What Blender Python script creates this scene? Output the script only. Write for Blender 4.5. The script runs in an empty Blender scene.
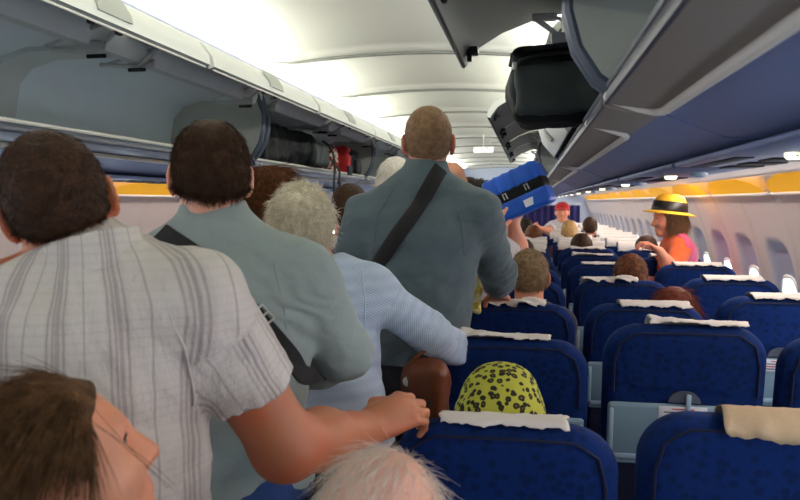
import bpy, bmesh, math, random
import numpy as np
from mathutils import Vector, Matrix
random.seed(7); rng = np.random.default_rng(7)
S = bpy.context.scene; COL = S.collection
pi = math.pi

# ------------------------------------------------------------------ camera, world, lights
cam_d = bpy.data.cameras.new('camera'); cam = bpy.data.objects.new('camera', cam_d); COL.objects.link(cam)
cam_d.sensor_width = 36; cam_d.lens = 36*740/800; cam_d.clip_start = .05
cam.location = (0, 0, 1.53); cam.rotation_euler = (math.radians(90-3.711), 0, math.radians(9.943))
cam_d.dof.use_dof = True; cam_d.dof.focus_distance = 2.5; cam_d.dof.aperture_fstop = 7.0
S.camera = cam
S.view_settings.view_transform = 'Standard'; S.view_settings.look = 'None'
S.view_settings.gamma = 1; S.view_settings.use_curve_mapping = False
S.view_settings.exposure = -0.10
S.cycles.max_bounces = 8; S.cycles.diffuse_bounces = 5; S.cycles.glossy_bounces = 3
S.cycles.sample_clamp_indirect = 6
W = bpy.data.worlds.new('daylight'); S.world = W; W.use_nodes = True
W.node_tree.nodes['Background'].inputs[0].default_value = (.72, .84, 1, 1)
W.node_tree.nodes['Background'].inputs[1].default_value = 14.0
CX = -.60                                            # centre line of the aisle and of the cabin
def area(name, loc, rot, sx, sy, power, col):
    l = bpy.data.lights.new(name, 'AREA'); l.shape = 'RECTANGLE'; l.size = sx; l.size_y = sy; l.energy = power; l.color = col
    o = bpy.data.objects.new(name, l); COL.objects.link(o); o.location = loc; o.rotation_euler = rot; return o
for s in (-1, 1):                                    # fluorescent tubes in the coves above the bins
    for k in range(8):
        area('cove_tube', (CX+s*.745, -.2+2.05*k, 2.15), (0, math.radians(180 - s*40), 0), .05, 2.0, 13.5, (1, .985, .90))
        area('sidewall_tube', (CX+s*1.60, -.2+2.05*k, 1.615), (0, math.radians(s*28), 0), .04, 2.0, 10.0, (1, .84, .74))

# ------------------------------------------------------------------ helpers: materials
def lin(c):
    return tuple(((x/255)/12.92 if x/255 <= .04045 else ((x/255+.055)/1.055)**2.4) for x in c)
class NT:
    def __init__(self, name):
        self.m = bpy.data.materials.new(name); self.m.use_nodes = True
        self.t = self.m.node_tree; self.b = self.t.nodes['Principled BSDF']
    def n(self, typ, **kw):
        x = self.t.nodes.new(typ)
        for k, v in kw.items(): setattr(x, k, v)
        return x
    def l(self, a, b): self.t.links.new(a, b)
    def math(self, op, a, b=None, c=None, clamp=False):
        x = self.n('ShaderNodeMath', operation=op); x.use_clamp = clamp
        for i, v in enumerate((a, b, c)):
            if v is None: continue
            if isinstance(v, (int, float)): x.inputs[i].default_value = v
            else: self.l(v, x.inputs[i])
        return x.outputs[0]
    def mix(self, f, a, b):
        x = self.n('ShaderNodeMix', data_type='RGBA')
        for i, v in ((0, f), (6, a), (7, b)):
            if isinstance(v, (int, float)): x.inputs[i].default_value = v
            elif isinstance(v, tuple): x.inputs[i].default_value = (*v[:3], 1)
            else: self.l(v, x.inputs[i])
        return x.outputs[2]
    def coord(self, kind='Object'): return self.n('ShaderNodeTexCoord').outputs[kind]
    def attr(self, name): return self.n('ShaderNodeAttribute', attribute_name=name).outputs['Vector']
    def noise(self, vec, scale, detail=3, rough=.5, st=(1, 1, 1)):
        mp = self.n('ShaderNodeMapping'); mp.inputs['Scale'].default_value = st; self.l(vec, mp.inputs[0])
        x = self.n('ShaderNodeTexNoise'); x.inputs['Scale'].default_value = scale; x.inputs['Detail'].default_value = detail
        x.inputs['Roughness'].default_value = rough; self.l(mp.outputs[0], x.inputs['Vector']); return x.outputs['Fac']
    def col(self, c):
        if isinstance(c, tuple): self.b.inputs['Base Color'].default_value = (*c[:3], 1)
        else: self.l(c, self.b.inputs['Base Color'])
    def bump(self, h, strength=.3, dist=.01):
        x = self.n('ShaderNodeBump'); x.inputs['Strength'].default_value = strength; x.inputs['Distance'].default_value = dist
        self.l(h, x.inputs['Height']); self.l(x.outputs[0], self.b.inputs['Normal'])
    def set(self, **kw):
        for k, v in kw.items(): self.b.inputs[k.replace('_', ' ')].default_value = v
        return self
    def ramp(self, f, a, b): # smoothstep-like linear ramp of f from a to b
        x = self.n('ShaderNodeMapRange'); x.interpolation_type = 'SMOOTHSTEP'
        self.l(f, x.inputs[0]); x.inputs[1].default_value = a; x.inputs[2].default_value = b; return x.outputs[0]
MATS = {}
def plain(name, c, rough=.5, metal=0, var=.12, vs=8, bump=0, bs=200, spec=.5, st=(1, 1, 1), sheen=0):
    if name in MATS: return MATS[name]
    N = NT(name); c = lin(c); v = N.coord()
    f = N.noise(v, vs, 4, .6, st)
    N.col(N.mix(f, tuple(x*(1-var) for x in c), tuple(min(1, x*(1+var)) for x in c)))
    N.set(Roughness=rough, Metallic=metal); N.b.inputs['Specular IOR Level'].default_value = spec
    if sheen: N.b.inputs['Sheen Weight'].default_value = sheen
    if bump: N.bump(N.noise(v, bs, 3, .6, st), bump, .002)
    MATS[name] = N.m; return N.m
def emit(name, c, strength, base=(200, 200, 200)):
    N = NT(name); N.col(lin(base)); N.b.inputs['Emission Color'].default_value = (*lin(c), 1); N.b.inputs['Emission Strength'].default_value = strength
    return N.m
def skin(name, c, rough=.5):
    N = NT(name); c = lin(c); v = N.coord()
    f = N.ramp(N.noise(v, 14, 4), .35, .7)
    N.col(N.mix(f, c, (c[0]*1.12, c[1]*.86, c[2]*.8)))
    N.set(Roughness=rough); N.b.inputs['Subsurface Weight'].default_value = .12; N.b.inputs['Subsurface Radius'].default_value = (.012, .005, .003)
    N.bump(N.noise(v, 260, 3), .25, .0012); return N.m
def hairmat(name, c, c2=None, rough=.55):
    N = NT(name); c = lin(c); c2 = lin(c2) if c2 else tuple(x*1.8 for x in c); v = N.coord()
    f = N.ramp(N.noise(v, 60, 4, .6), .35, .7)
    N.col(N.mix(f, c, c2)); N.set(Roughness=rough); N.b.inputs['Specular IOR Level'].default_value = .2
    N.bump(N.noise(v, 220, 4), .8, .004); return N.m

# ------------------------------------------------------------------ helpers: objects
def tag(o, label=None, cat=None, group=None, kind=None):
    if label: o['label'] = label
    if cat: o['category'] = cat
    if group: o['group'] = group
    if kind: o['kind'] = kind
    return o
def thing(name, label, cat, loc=(0, 0, 0), rz=0, group=None):
    o = bpy.data.objects.new(name, None); COL.objects.link(o); o.empty_display_size = .1
    o.location = loc; o.rotation_euler = (0, 0, rz); return tag(o, label, cat, group)
def link(name, me, m, parent=None, loc=None, smooth=True, auto=None):
    if m is not None:
        for x in (m if isinstance(m, (list, tuple)) else [m]): me.materials.append(x)
    if smooth and len(me.polygons): me.polygons.foreach_set('use_smooth', np.ones(len(me.polygons), bool))
    o = bpy.data.objects.new(name, me); COL.objects.link(o)
    if parent: o.parent = parent
    if loc is not None: o.location = loc
    if auto: me.set_sharp_from_angle(angle=math.radians(auto))
    return o
def dup(o, parent=None):
    c = o.copy(); COL.objects.link(c)
    if parent: c.parent = parent
    for ch in list(o.children): dup(ch, c)
    return c
class MB:
    """collects shapes into one mesh"""
    def __init__(self): self.bm = bmesh.new()
    def box(self, c, d, bev=0, rot=None, seg=2):
        r = bmesh.ops.create_cube(self.bm, size=1); vs = r['verts']
        for v in vs: v.co = Vector((v.co.x*d[0], v.co.y*d[1], v.co.z*d[2]))
        if bev:
            es = list({e for v in vs for e in v.link_edges})
            vs = bmesh.ops.bevel(self.bm, geom=es, offset=bev, segments=seg, affect='EDGES', profile=.5)['verts'] + [v for v in vs if v.is_valid]
            vs = list(set(vs))
        M = Matrix.Translation(Vector(c)) @ (rot.to_4x4() if rot else Matrix())
        bmesh.ops.transform(self.bm, matrix=M, verts=vs); return self
    def tube(self, pts, r, n=8, close=False, cap=True):
        P = [Vector(p) for p in pts]; rings = []; m = len(P)
        rr = r if isinstance(r, (list, tuple)) else [r]*m
        up = None
        for i, p in enumerate(P):
            a = P[(i-1) % m] if (i or close) else p; b = P[(i+1) % m] if (i < m-1 or close) else p
            t = (b-a).normalized()
            if up is None: up = t.orthogonal().normalized()
            up = (up - t*up.dot(t)).normalized(); w = t.cross(up)
            rings.append([self.bm.verts.new(p + (up*math.cos(2*pi*k/n)+w*math.sin(2*pi*k/n))*rr[i]) for k in range(n)])
        for i in range(m if close else m-1):
            A, B = rings[i], rings[(i+1) % m]
            for k in range(n): self.bm.faces.new((A[k], A[(k+1) % n], B[(k+1) % n], B[k]))
        if cap and not close: self.bm.faces.new(rings[0][::-1]); self.bm.faces.new(rings[-1])
        return self
    def ribbon(self, pts, nor, w, t):
        """flat strap: width w, thickness t along points with normals"""
        P = [Vector(p) for p in pts]; rows = []
        for i, p in enumerate(P):
            tg = (P[min(i+1, len(P)-1)]-P[max(i-1, 0)]).normalized(); nn = Vector(nor[i]).normalized(); sd = tg.cross(nn).normalized()
            nn = sd.cross(tg).normalized()
            rows.append([self.bm.verts.new(p+sd*a*w/2+nn*b*t) for a, b in ((-1, 0), (-.9, 1), (.9, 1), (1, 0), (.9, -.3), (-.9, -.3))])
        for A, B in zip(rows, rows[1:]):
            for k in range(6): self.bm.faces.new((A[k], A[(k+1) % 6], B[(k+1) % 6], B[k]))
        self.bm.faces.new(rows[0][::-1]); self.bm.faces.new(rows[-1]); return self
    def prism(self, poly, axis, a, b):
        """polygon of 2-d points extruded along an axis (x, y or z) from a to b"""
        def co(p, t): return {'x': (t, p[0], p[1]), 'y': (p[0], t, p[1]), 'z': (p[0], p[1], t)}[axis]
        A = [self.bm.verts.new(co(p, a)) for p in poly]; B = [self.bm.verts.new(co(p, b)) for p in poly]
        n = len(poly); self.bm.faces.new(A[::-1]); self.bm.faces.new(B)
        for k in range(n): self.bm.faces.new((A[k], A[(k+1) % n], B[(k+1) % n], B[k]))
        return self
    def strip(self, outer, inner, a, b):
        """shell between two polylines of the same length in x-z, from y=a to y=b, closed"""
        n = len(outer)
        Q = [[self.bm.verts.new((p[0], y, p[1])) for p in L] for y in (a, b) for L in (outer, inner)]
        oa, ia, ob, ib = Q
        for k in range(n-1):
            for f in ((oa[k], oa[k+1], ob[k+1], ob[k]), (ia[k+1], ia[k], ib[k], ib[k+1]), (oa[k+1], oa[k], ia[k], ia[k+1]), (ob[k], ob[k+1], ib[k+1], ib[k])): self.bm.faces.new(f)
        for k in (0, n-1): self.bm.faces.new((oa[k], ob[k], ib[k], ia[k]))
        return self
    def lathe(self, prof, c, n=24, axis=None):
        M = (axis or Matrix.Identity(3)); rings = []
        for r, z in prof:
            rings.append([self.bm.verts.new(Vector(c)+M @ Vector((r*math.cos(2*pi*k/n), r*math.sin(2*pi*k/n), z))) for k in range(n)])
        for A, B in zip(rings, rings[1:]):
            for k in range(n): self.bm.faces.new((A[k], A[(k+1) % n], B[(k+1) % n], B[k]))
        self.bm.faces.new(rings[0][::-1]); self.bm.faces.new(rings[-1]); return self
    def grid(self, fn, nu, nv):
        V = [[self.bm.verts.new(fn(i/(nu-1), j/(nv-1))) for j in range(nv)] for i in range(nu)]
        for i in range(nu-1):
            for j in range(nv-1): self.bm.faces.new((V[i][j], V[i+1][j], V[i+1][j+1], V[i][j+1]))
        return self
    def build(self, name, m, parent=None, loc=None, smooth=True, auto=35):
        bmesh.ops.recalc_face_normals(self.bm, faces=self.bm.faces)
        me = bpy.data.meshes.new(name); self.bm.to_mesh(me); self.bm.free()
        return link(name, me, m, parent, loc, smooth, auto if smooth else None)

# ------------------------------------------------------------------ helpers: rounded solids from distance fields
def V3(*a): return np.array(a, np.float32)
def nrm(v): v = np.asarray(v, float); return v/np.linalg.norm(v)
def frame(fwd, up=(0, 0, 1), roll=0):
    f = nrm(fwd); r = nrm(np.cross(f, up)); u = np.cross(r, f)
    if roll: r, u = r*math.cos(roll)+u*math.sin(roll), u*math.cos(roll)-r*math.sin(roll)
    return np.stack([r, f, u], 1)                     # columns: right, forward, up
class Cap:
    def __init__(s, a, b, ra, rb=None, flat=None): s.a = np.asarray(a, float); s.b = np.asarray(b, float); s.ra = ra; s.rb = ra if rb is None else rb; s.flat = flat
    def box(s): r = max(s.ra, s.rb); return np.minimum(s.a, s.b)-r, np.maximum(s.a, s.b)+r
    def d(s, X, Y, Z):
        ab = s.b-s.a; L = max(ab@ab, 1e-9); px, py, pz = X-s.a[0], Y-s.a[1], Z-s.a[2]
        t = np.clip((px*ab[0]+py*ab[1]+pz*ab[2])/L, 0, 1)
        qx, qy, qz = px-t*ab[0], py-t*ab[1], pz-t*ab[2]
        sq = qx*qx+qy*qy+qz*qz
        if s.flat is not None:
            n, k = s.flat; c = qx*n[0]+qy*n[1]+qz*n[2]; sq = sq+c*c*(k*k-1)
        return np.sqrt(sq)-(s.ra+(s.rb-s.ra)*t)
class Ell:
    def __init__(s, c, r, R=None): s.c = np.asarray(c, float); s.r = np.asarray(r, float); s.R = np.eye(3) if R is None else R
    def box(s): m = s.r.max(); return s.c-m, s.c+m
    def d(s, X, Y, Z):
        p = (X-s.c[0], Y-s.c[1], Z-s.c[2]); k0 = 0; k1 = 0
        for i in range(3):
            q = (p[0]*s.R[0, i]+p[1]*s.R[1, i]+p[2]*s.R[2, i])/s.r[i]; k0 = k0+q*q; k1 = k1+(q/s.r[i])**2
        k0 = np.sqrt(k0); return k0*(k0-1)/np.sqrt(k1+1e-12)
class RBox:
    def __init__(s, c, h, rad, R=None): s.c = np.asarray(c, float); s.h = np.asarray(h, float); s.rad = rad; s.R = np.eye(3) if R is None else R
    def box(s): m = np.linalg.norm(s.h); return s.c-m, s.c+m
    def d(s, X, Y, Z):
        p = (X-s.c[0], Y-s.c[1], Z-s.c[2]); o = 0; mx = None
        for i in range(3):
            q = np.abs(p[0]*s.R[0, i]+p[1]*s.R[1, i]+p[2]*s.R[2, i])-(s.h[i]-s.rad)
            o = o+np.maximum(q, 0)**2; mx = q if mx is None else np.maximum(mx, q)
        return np.sqrt(o)+np.minimum(mx, 0)-s.rad
class Cut:                                            # a shape sliced by a plane
    def __init__(s, a, p): s.a, s.p = a, p
    def box(s): return s.a.box()
    def d(s, X, Y, Z): return np.maximum(s.a.d(X, Y, Z), s.p.d(X, Y, Z))
class Plane:                                          # solid where n.p < c
    def __init__(s, n, p): s.n = nrm(n); s.c = s.n@np.asarray(p, float)
    def d(s, X, Y, Z): return X*s.n[0]+Y*s.n[1]+Z*s.n[2]-s.c
class Sines:
    """smooth pseudo-noise from a few sine waves; per-axis frequency"""
    def __init__(s, freq, seed=0, n=9):
        r = np.random.default_rng(seed); s.k = r.normal(size=(n, 3))*np.asarray(freq, float)*2*pi; s.p = r.uniform(0, 2*pi, n); s.n = n
    def __call__(s, X, Y, Z):
        o = 0
        for k, p in zip(s.k, s.p): o = o+np.sin(X*k[0]+Y*k[1]+Z*k[2]+p)
        return o/math.sqrt(s.n)
class Field:
    def __init__(s, prims, h, pad=.03, ops=()):
        """prims: (shape, blend) united smoothly; ops: ('sub'|'cut', shape, blend) or ('add', function, lo, hi)"""
        s.prims, s.ops, s.h = prims, ops, h
        lo = np.min([p.box()[0] for p, k in prims], 0)-pad; hi = np.max([p.box()[1] for p, k in prims], 0)+pad
        s.lo = lo; s.n = np.ceil((hi-lo)/h).astype(int)+1
        s.ax = [(lo[i]+h*np.arange(s.n[i])).astype(np.float32) for i in range(3)]
    def sl(s, lo, hi, m):
        a = np.clip(((lo-m-s.lo)/s.h).astype(int), 0, s.n); b = np.clip(((hi+m-s.lo)/s.h).astype(int)+2, 0, s.n)
        return tuple(slice(x, y) for x, y in zip(a, b))
    def g(s, S_): return s.ax[0][S_[0], None, None], s.ax[1][None, S_[1], None], s.ax[2][None, None, S_[2]]
    @staticmethod
    def smin(a, b, k):
        h = np.clip(.5+.5*(b-a)/k, 0, 1); return b*(1-h)+a*h-k*h*(1-h)
    def solve(s):
        F = np.full(s.n, .15, np.float32)
        for p, k in s.prims:
            S_ = s.sl(*p.box(), k+3*s.h); 
            if any(q.stop <= q.start for q in S_): continue
            F[S_] = s.smin(F[S_], p.d(*s.g(S_)).astype(np.float32), k)
        full = (slice(None),)*3
        for op in s.ops:
            if op[0] == 'cut': F = np.maximum(F, op[1].d(*s.g(full)).astype(np.float32))
            elif op[0] == 'sub':
                S_ = s.sl(*op[1].box(), op[2]+3*s.h)
                F[S_] = -s.smin(-F[S_], op[1].d(*s.g(S_)).astype(np.float32), op[2])
            elif op[0] == 'add':
                S_ = full if len(op) < 4 else s.sl(np.asarray(op[2]), np.asarray(op[3]), 0)
                F[S_] = F[S_]+op[1](*s.g(S_)).astype(np.float32)
        return F
    def at(s, p):                                     # blended distance at one point (united prims only)
        a = .15
        X, Y, Z = (np.float64(q) for q in p)
        for q, k in s.prims: a = float(s.smin(np.float64(a), q.d(X, Y, Z), k))
        return a
    def drop(s, p, d, off=.004, n=40):                # march from p along d to the surface
        p = np.asarray(p, float); d = nrm(d)
        for _ in range(n):
            v = s.at(p)-off
            if abs(v) < 4e-4: break
            p = p+d*v*.8
        e = .004; g = np.array([s.at(p+e*np.eye(3)[i])-s.at(p-e*np.eye(3)[i]) for i in range(3)])
        return p, nrm(g)
    def mesh(s, name, smooth=1):
        F = s.solve(); n = s.n; I = F < 0
        c = np.zeros(n-1, np.uint8)
        for dx in (0, 1):
            for dy in (0, 1):
                for dz in (0, 1): c += I[dx:n[0]-1+dx, dy:n[1]-1+dy, dz:n[2]-1+dz]
        act = np.argwhere((c > 0) & (c < 8)); idx = np.full(n-1, -1, np.int64); idx[tuple(act.T)] = np.arange(len(act))
        acc = np.zeros((len(act), 3)); cnt = np.zeros(len(act))
        offs = np.array([(0, 0, 0), (1, 0, 0), (0, 1, 0), (1, 1, 0), (0, 0, 1), (1, 0, 1), (0, 1, 1), (1, 1, 1)])
        val = [F[tuple((act+o).T)] for o in offs]
        for i in range(8):
            for j in range(i+1, 8):
                if np.abs(offs[i]-offs[j]).sum() != 1: continue
                m = (val[i] < 0) != (val[j] < 0); t = val[i][m]/(val[i][m]-val[j][m])
                acc[m] += offs[i]+t[:, None]*(offs[j]-offs[i]); cnt[m] += 1
        v = s.lo+s.h*(act+acc/cnt[:, None]); Q = []
        for ax in range(3):
            o1, o2 = [(1, 2), (2, 0), (0, 1)][ax]
            sa = [slice(1, -1)]*3; sa[ax] = slice(0, -1); sb = list(sa); sb[ax] = slice(1, None)
            A, B = I[tuple(sa)], I[tuple(sb)]
            e = np.argwhere(A != B)
            if not len(e): continue
            ins = A[tuple(e.T)]; e = e+1; e[:, ax] -= 1
            d1 = np.zeros(3, int); d1[o1] = 1; d2 = np.zeros(3, int); d2[o2] = 1
            q = np.stack([idx[tuple((e-k).T)] for k in (d1+d2, d2, 0*d1, d1)], 1)
            q[~ins] = q[~ins][:, ::-1]; Q.append(q)
        Q = np.concatenate(Q); Q = Q[(Q >= 0).all(1)]
        for _ in range(smooth):                       # one light Laplacian pass
            sm = np.zeros_like(v); w = np.zeros(len(v))
            for k in range(4):
                np.add.at(sm, Q[:, k], v[Q[:, (k+1) % 4]]+v[Q[:, (k-1) % 4]]); np.add.at(w, Q[:, k], 2)
            v = v*.55+.45*sm/np.maximum(w, 1)[:, None]
        return v, Q
def mesh_np(name, v, q):
    me = bpy.data.meshes.new(name); me.vertices.add(len(v)); me.vertices.foreach_set('co', v.astype(np.float32).ravel())
    me.loops.add(len(q)*4); me.loops.foreach_set('vertex_index', q.astype(np.int32).ravel())
    me.polygons.add(len(q)); me.polygons.foreach_set('loop_start', np.arange(0, len(q)*4, 4, dtype=np.int32))
    me.update(calc_edges=True); me.validate(); return me
def solid(name, prims, h, m, parent=None, ops=(), origin=(0, 0, 0), fab=None, smooth=1, pad=.03):
    f = Field(prims, h, pad, ops); v, q = f.mesh(name, smooth); me = mesh_np(name, v-np.asarray(origin), q)
    if fab is not None:
        a = me.attributes.new('fab', 'FLOAT_VECTOR', 'POINT'); a.data.foreach_set('vector', fab(v).astype(np.float32).ravel())
    o = link(name, me, m, parent); o['_'] = 0; del o['_']
    return o, f, v, q
def vnormals(v, q):
    fn = np.cross(v[q[:, 2]]-v[q[:, 0]], v[q[:, 3]]-v[q[:, 1]]); n = np.zeros_like(v)
    for k in range(4): np.add.at(n, q[:, k], fn)
    return n/np.maximum(np.linalg.norm(n, axis=1), 1e-9)[:, None]
def strands(name, roots, dirs, length, m, parent, origin, rad=.0005, grav=(0, 0, -1), gv=.3, pts=5, jit=.25, curl=0):
    n = len(roots); hc = bpy.data.hair_curves.new(name); hc.add_curves([pts]*n)
    d = dirs+rng.normal(size=dirs.shape)*jit; d /= np.linalg.norm(d, axis=1)[:, None]
    L = (length*rng.uniform(.6, 1.15, n))[:, None]; g = np.asarray(grav, float)[None]
    P = np.zeros((n, pts, 3)); side = np.cross(d, rng.normal(size=d.shape)); side /= np.linalg.norm(side, axis=1)[:, None]
    for k in range(pts):
        t = k/(pts-1); P[:, k] = roots+d*L*t+g*L*gv*t*t+side*L*curl*math.sin(t*4.5)
    P -= np.asarray(origin)
    hc.attributes['position'].data.foreach_set('vector', P.astype(np.float32).ravel())
    r = hc.attributes.get('radius') or hc.attributes.new('radius', 'FLOAT', 'POINT')
    r.data.foreach_set('value', np.tile(np.linspace(rad, rad*.4, pts), n).astype(np.float32))
    hc.materials.append(m); o = bpy.data.objects.new(name, hc); COL.objects.link(o); o.parent = parent; return o
ORD = 'first second third fourth fifth sixth seventh eighth ninth tenth eleventh twelfth thirteenth fourteenth fifteenth sixteenth seventeenth eighteenth nineteenth twentieth'.split()

def text_mesh(name, body, size, m, parent, loc):
    fc = bpy.data.curves.new(name, 'FONT'); fc.body = body; fc.size = size; fc.align_x = 'CENTER'; fc.align_y = 'CENTER'; fc.extrude = .0004
    fo = bpy.data.objects.new(name, fc); COL.objects.link(fo)
    me = bpy.data.meshes.new_from_object(fo.evaluated_get(bpy.context.evaluated_depsgraph_get()))
    bpy.data.objects.remove(fo); o = link(name, me, m, parent, loc, smooth=False); o.rotation_euler = (pi/2, 0, 0); return o
# ------------------------------------------------------------------ materials of the cabin
M = {}
M['white'] = plain('white_panel', (226, 228, 220), .45, var=.02)
M['ceil'] = plain('ceiling_panel', (214, 214, 204), .55, var=.015)
M['wall'] = plain('sidewall_panel', (205, 196, 190), .5, var=.03)
M['wall_pocket'] = plain('window_pocket', (150, 160, 190), .5, var=.03)
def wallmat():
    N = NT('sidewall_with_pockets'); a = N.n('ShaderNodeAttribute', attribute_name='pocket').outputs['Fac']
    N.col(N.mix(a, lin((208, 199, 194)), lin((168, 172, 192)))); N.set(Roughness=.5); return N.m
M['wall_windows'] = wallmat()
M['bin_in'] = plain('bin_lining', (212, 222, 226), .6, var=.05)
M['bin_rib'] = plain('bin_rib_lining', (196, 202, 200), .6, var=.05)
M['bin_out'] = plain('bin_underside', (116, 134, 178), .42, var=.05)
M['bin_div'] = plain('bin_divider_panel', (178, 182, 172), .5, var=.04)
M['rail'] = plain('brushed_rail', (82, 90, 104), .4, .15, var=.06)
M['face'] = plain('bin_face_panel', (142, 135, 124), .5, var=.05)
M['channel'] = plain('dark_channel', (44, 52, 74), .35)
M['trim'] = plain('cream_trim', (238, 235, 224), .4, var=.03)
M['door_in'] = plain('door_lining', (128, 136, 136), .45, var=.05)
M['black'] = plain('black_plastic', (22, 23, 26), .45, var=.2)
M['steel'] = plain('hinge_steel', (190, 192, 190), .35, .4, var=.05)
M['psu'] = plain('service_panel', (92, 108, 150), .4, var=.06)
M['dark'] = plain('dark_slot', (18, 20, 34), .6)
M['carpet'] = plain('blue_carpet', (30, 36, 60), .95, var=.3, vs=60, bump=.5, bs=500)
M['curtain'] = plain('navy_curtain', (38, 34, 92), .8, var=.3, vs=14, st=(1, 1, .02))
M['bulk'] = plain('bulkhead_panel', (190, 198, 215), .5, var=.04)
M['amber'] = emit('amber_cove', (255, 180, 14), .52, (255, 190, 40))
M['rowlamp'] = emit('row_lamp', (255, 252, 215), 1.7)
M['glass'] = NT('window_glass').set(Roughness=.02).m
M['glass'].node_tree.nodes['Principled BSDF'].inputs['Transmission Weight'].default_value = 1
M['glass'].node_tree.nodes['Principled BSDF'].inputs['IOR'].default_value = 1.05
def seat_mat():
    N = NT('seat_fabric'); v = N.coord(); a = lin((1, 23, 64)); b = lin((3, 39, 102))
    f = N.noise(v, 420, 2); d = N.n('ShaderNodeTexVoronoi'); d.inputs['Scale'].default_value = 45; N.l(v, d.inputs['Vector'])
    k = N.ramp(d.outputs['Distance'], .2, .6)
    N.col(N.mix(N.math('MULTIPLY_ADD', k, .5, N.math('MULTIPLY', f, .5)), a, b))
    N.set(Roughness=.85); N.b.inputs['Specular IOR Level'].default_value = .2; N.b.inputs['Sheen Weight'].default_value = .05; N.b.inputs['Sheen Tint'].default_value = (.1, .4, 1, 1); N.bump(N.math('ADD', f, k), .35, .002); return N.m
M['seat'] = seat_mat()
M['seat_dark'] = plain('seat_bolster', (3, 18, 52), .85, var=.15, bump=.3, bs=400)
M['tray'] = plain('tray_plastic', (124, 152, 168), .4, var=.04)
M['tray_lip'] = plain('tray_lip', (160, 188, 206), .35, var=.04)
M['cloth'] = plain('headrest_cloth', (214, 210, 205), .9, var=.06, bump=.3, bs=300)
M['cloth_brown'] = plain('headrest_cloth_buff', (176, 156, 126), .9, var=.14, vs=20, bump=.4, bs=200)
M['paper'] = plain('placard_white', (225, 228, 235), .5, var=.01)
M['ink'] = plain('placard_ink', (60, 60, 80), .6); M['red'] = plain('placard_red', (200, 70, 80), .6)

# ------------------------------------------------------------------ the shell of the cabin
Y0, Y1 = -1.2, 15.6
def X(s, h): return CX+s*h
WALLP = [(1.71, 0.0), (1.81, .2), (1.88, .55), (1.88, .80), (1.87, 1.0), (1.845, 1.18), (1.79, 1.36), (1.71, 1.56), (1.65, 1.66)]
def wall_h(z):
    return float(np.interp(z, [p[1] for p in WALLP], [p[0] for p in WALLP]))
zs = np.linspace(0, 1.66, 9)
WP, WY0 = .58, 3.94 - .58*9                          # window pitch, first window
WZ, WHW, WHH = .985, .118, .17
wn = int((Y1-WY0)/WP)
from math import hypot
def rrect(dx, dz, hw, hh, r):
    qx, qz = abs(dx)-hw+r, abs(dz)-hh+r
    return hypot(max(qx, 0), max(qz, 0))+min(max(qx, qz), 0)-r
_cs = [0]
hs = [(p[0], p[1]) for p in WALLP]
def smooth_wall(z):
    # average of the polyline around z: a smooth curve
    return sum(wall_h(min(1.66, max(0, z+o))) for o in (-.1, -.05, 0, .05, .1))/5
winn = 0
for s, side in ((-1, 'left'), (1, 'right')):
    bm = bmesh.new(); NY = 30; rows = []; pk = bm.verts.layers.float.new('pocket')
    ys = np.concatenate([np.array([Y0]), (WY0+WP*(np.arange(wn)[:, None]+np.linspace(-.5, .5, NY, endpoint=False)[None])).ravel(), [Y1]])
    zz = np.concatenate([np.linspace(0, .8, 9)[:-1], np.linspace(.8, 1.4, 31)[:-1], np.linspace(1.4, 1.66, 8)])
    for y in ys:
        k = round((y-WY0)/WP); dy = y-(WY0+WP*k); col = []
        for z in zz:
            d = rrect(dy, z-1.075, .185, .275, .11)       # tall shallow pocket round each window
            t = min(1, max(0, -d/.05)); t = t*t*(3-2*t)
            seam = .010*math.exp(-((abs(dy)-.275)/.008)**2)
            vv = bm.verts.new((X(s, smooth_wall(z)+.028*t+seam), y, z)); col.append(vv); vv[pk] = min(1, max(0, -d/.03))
        rows.append(col)
    for i in range(len(ys)-1):
        yc = (ys[i]+ys[i+1])/2; dy = yc-(WY0+WP*round((yc-WY0)/WP))
        for j in range(len(zz)-1):
            zc = (zz[j]+zz[j+1])/2
            if rrect(dy, zc-WZ, WHW, WHH, .07) < 0: continue
            f = bm.faces.new((rows[i][j], rows[i+1][j], rows[i+1][j+1], rows[i][j+1]))
            f.smooth = True
    # the skin behind the bins up to the crown
    up = [(1.65, 1.66), (1.64, 1.78), (1.45, 2.0), (1.1, 2.30), (.80, 2.34)]
    U = [[bm.verts.new((X(s, h), y, z)) for h, z in up] for y in (Y0, Y1)]
    for j in range(len(up)-1): bm.faces.new((U[0][j], U[1][j], U[1][j+1], U[0][j+1]))
    me = bpy.data.meshes.new('wall_'+side); bm.normal_update(); bm.to_mesh(me); bm.free()
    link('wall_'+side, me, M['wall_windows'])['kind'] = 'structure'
    for k in range(wn):                               # windows: frame ring and pane
        y = WY0+WP*k
        if y < .8 or (s < 0 and y > 7.5): continue
        winn += 1; xw = X(s, smooth_wall(WZ)+.03)
        t = thing(f'window_{winn}', None, None, (xw, y, WZ)); t['kind'] = 'structure'
        pts = []
        for q in range(32):
            a = 2*pi*q/32; ca, sa = math.cos(a), math.sin(a); e = (abs(ca)**3.2+abs(sa)**3.2)**(-1/3.2)
            pts.append((ca*e*(WHW+.004), sa*e*(WHH+.004)))
        MB().tube([(X(s, smooth_wall(WZ+b)+.028)-xw, a, b) for a, b in pts], .011, 8, close=True).build('window_frame', M['white'], t)
        MB().prism([(a*1.05, b*1.05) for a, b in pts], 'x', s*.030, s*.034).build('window_pane', M['glass'], t)
def cz(h):                                            # ceiling height across the cabin
    a = 2.25-.10*h*h
    return a if h < .55 else a+.2*(h-.55)**1.1
RP, RY = 1.19, 3.56
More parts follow.
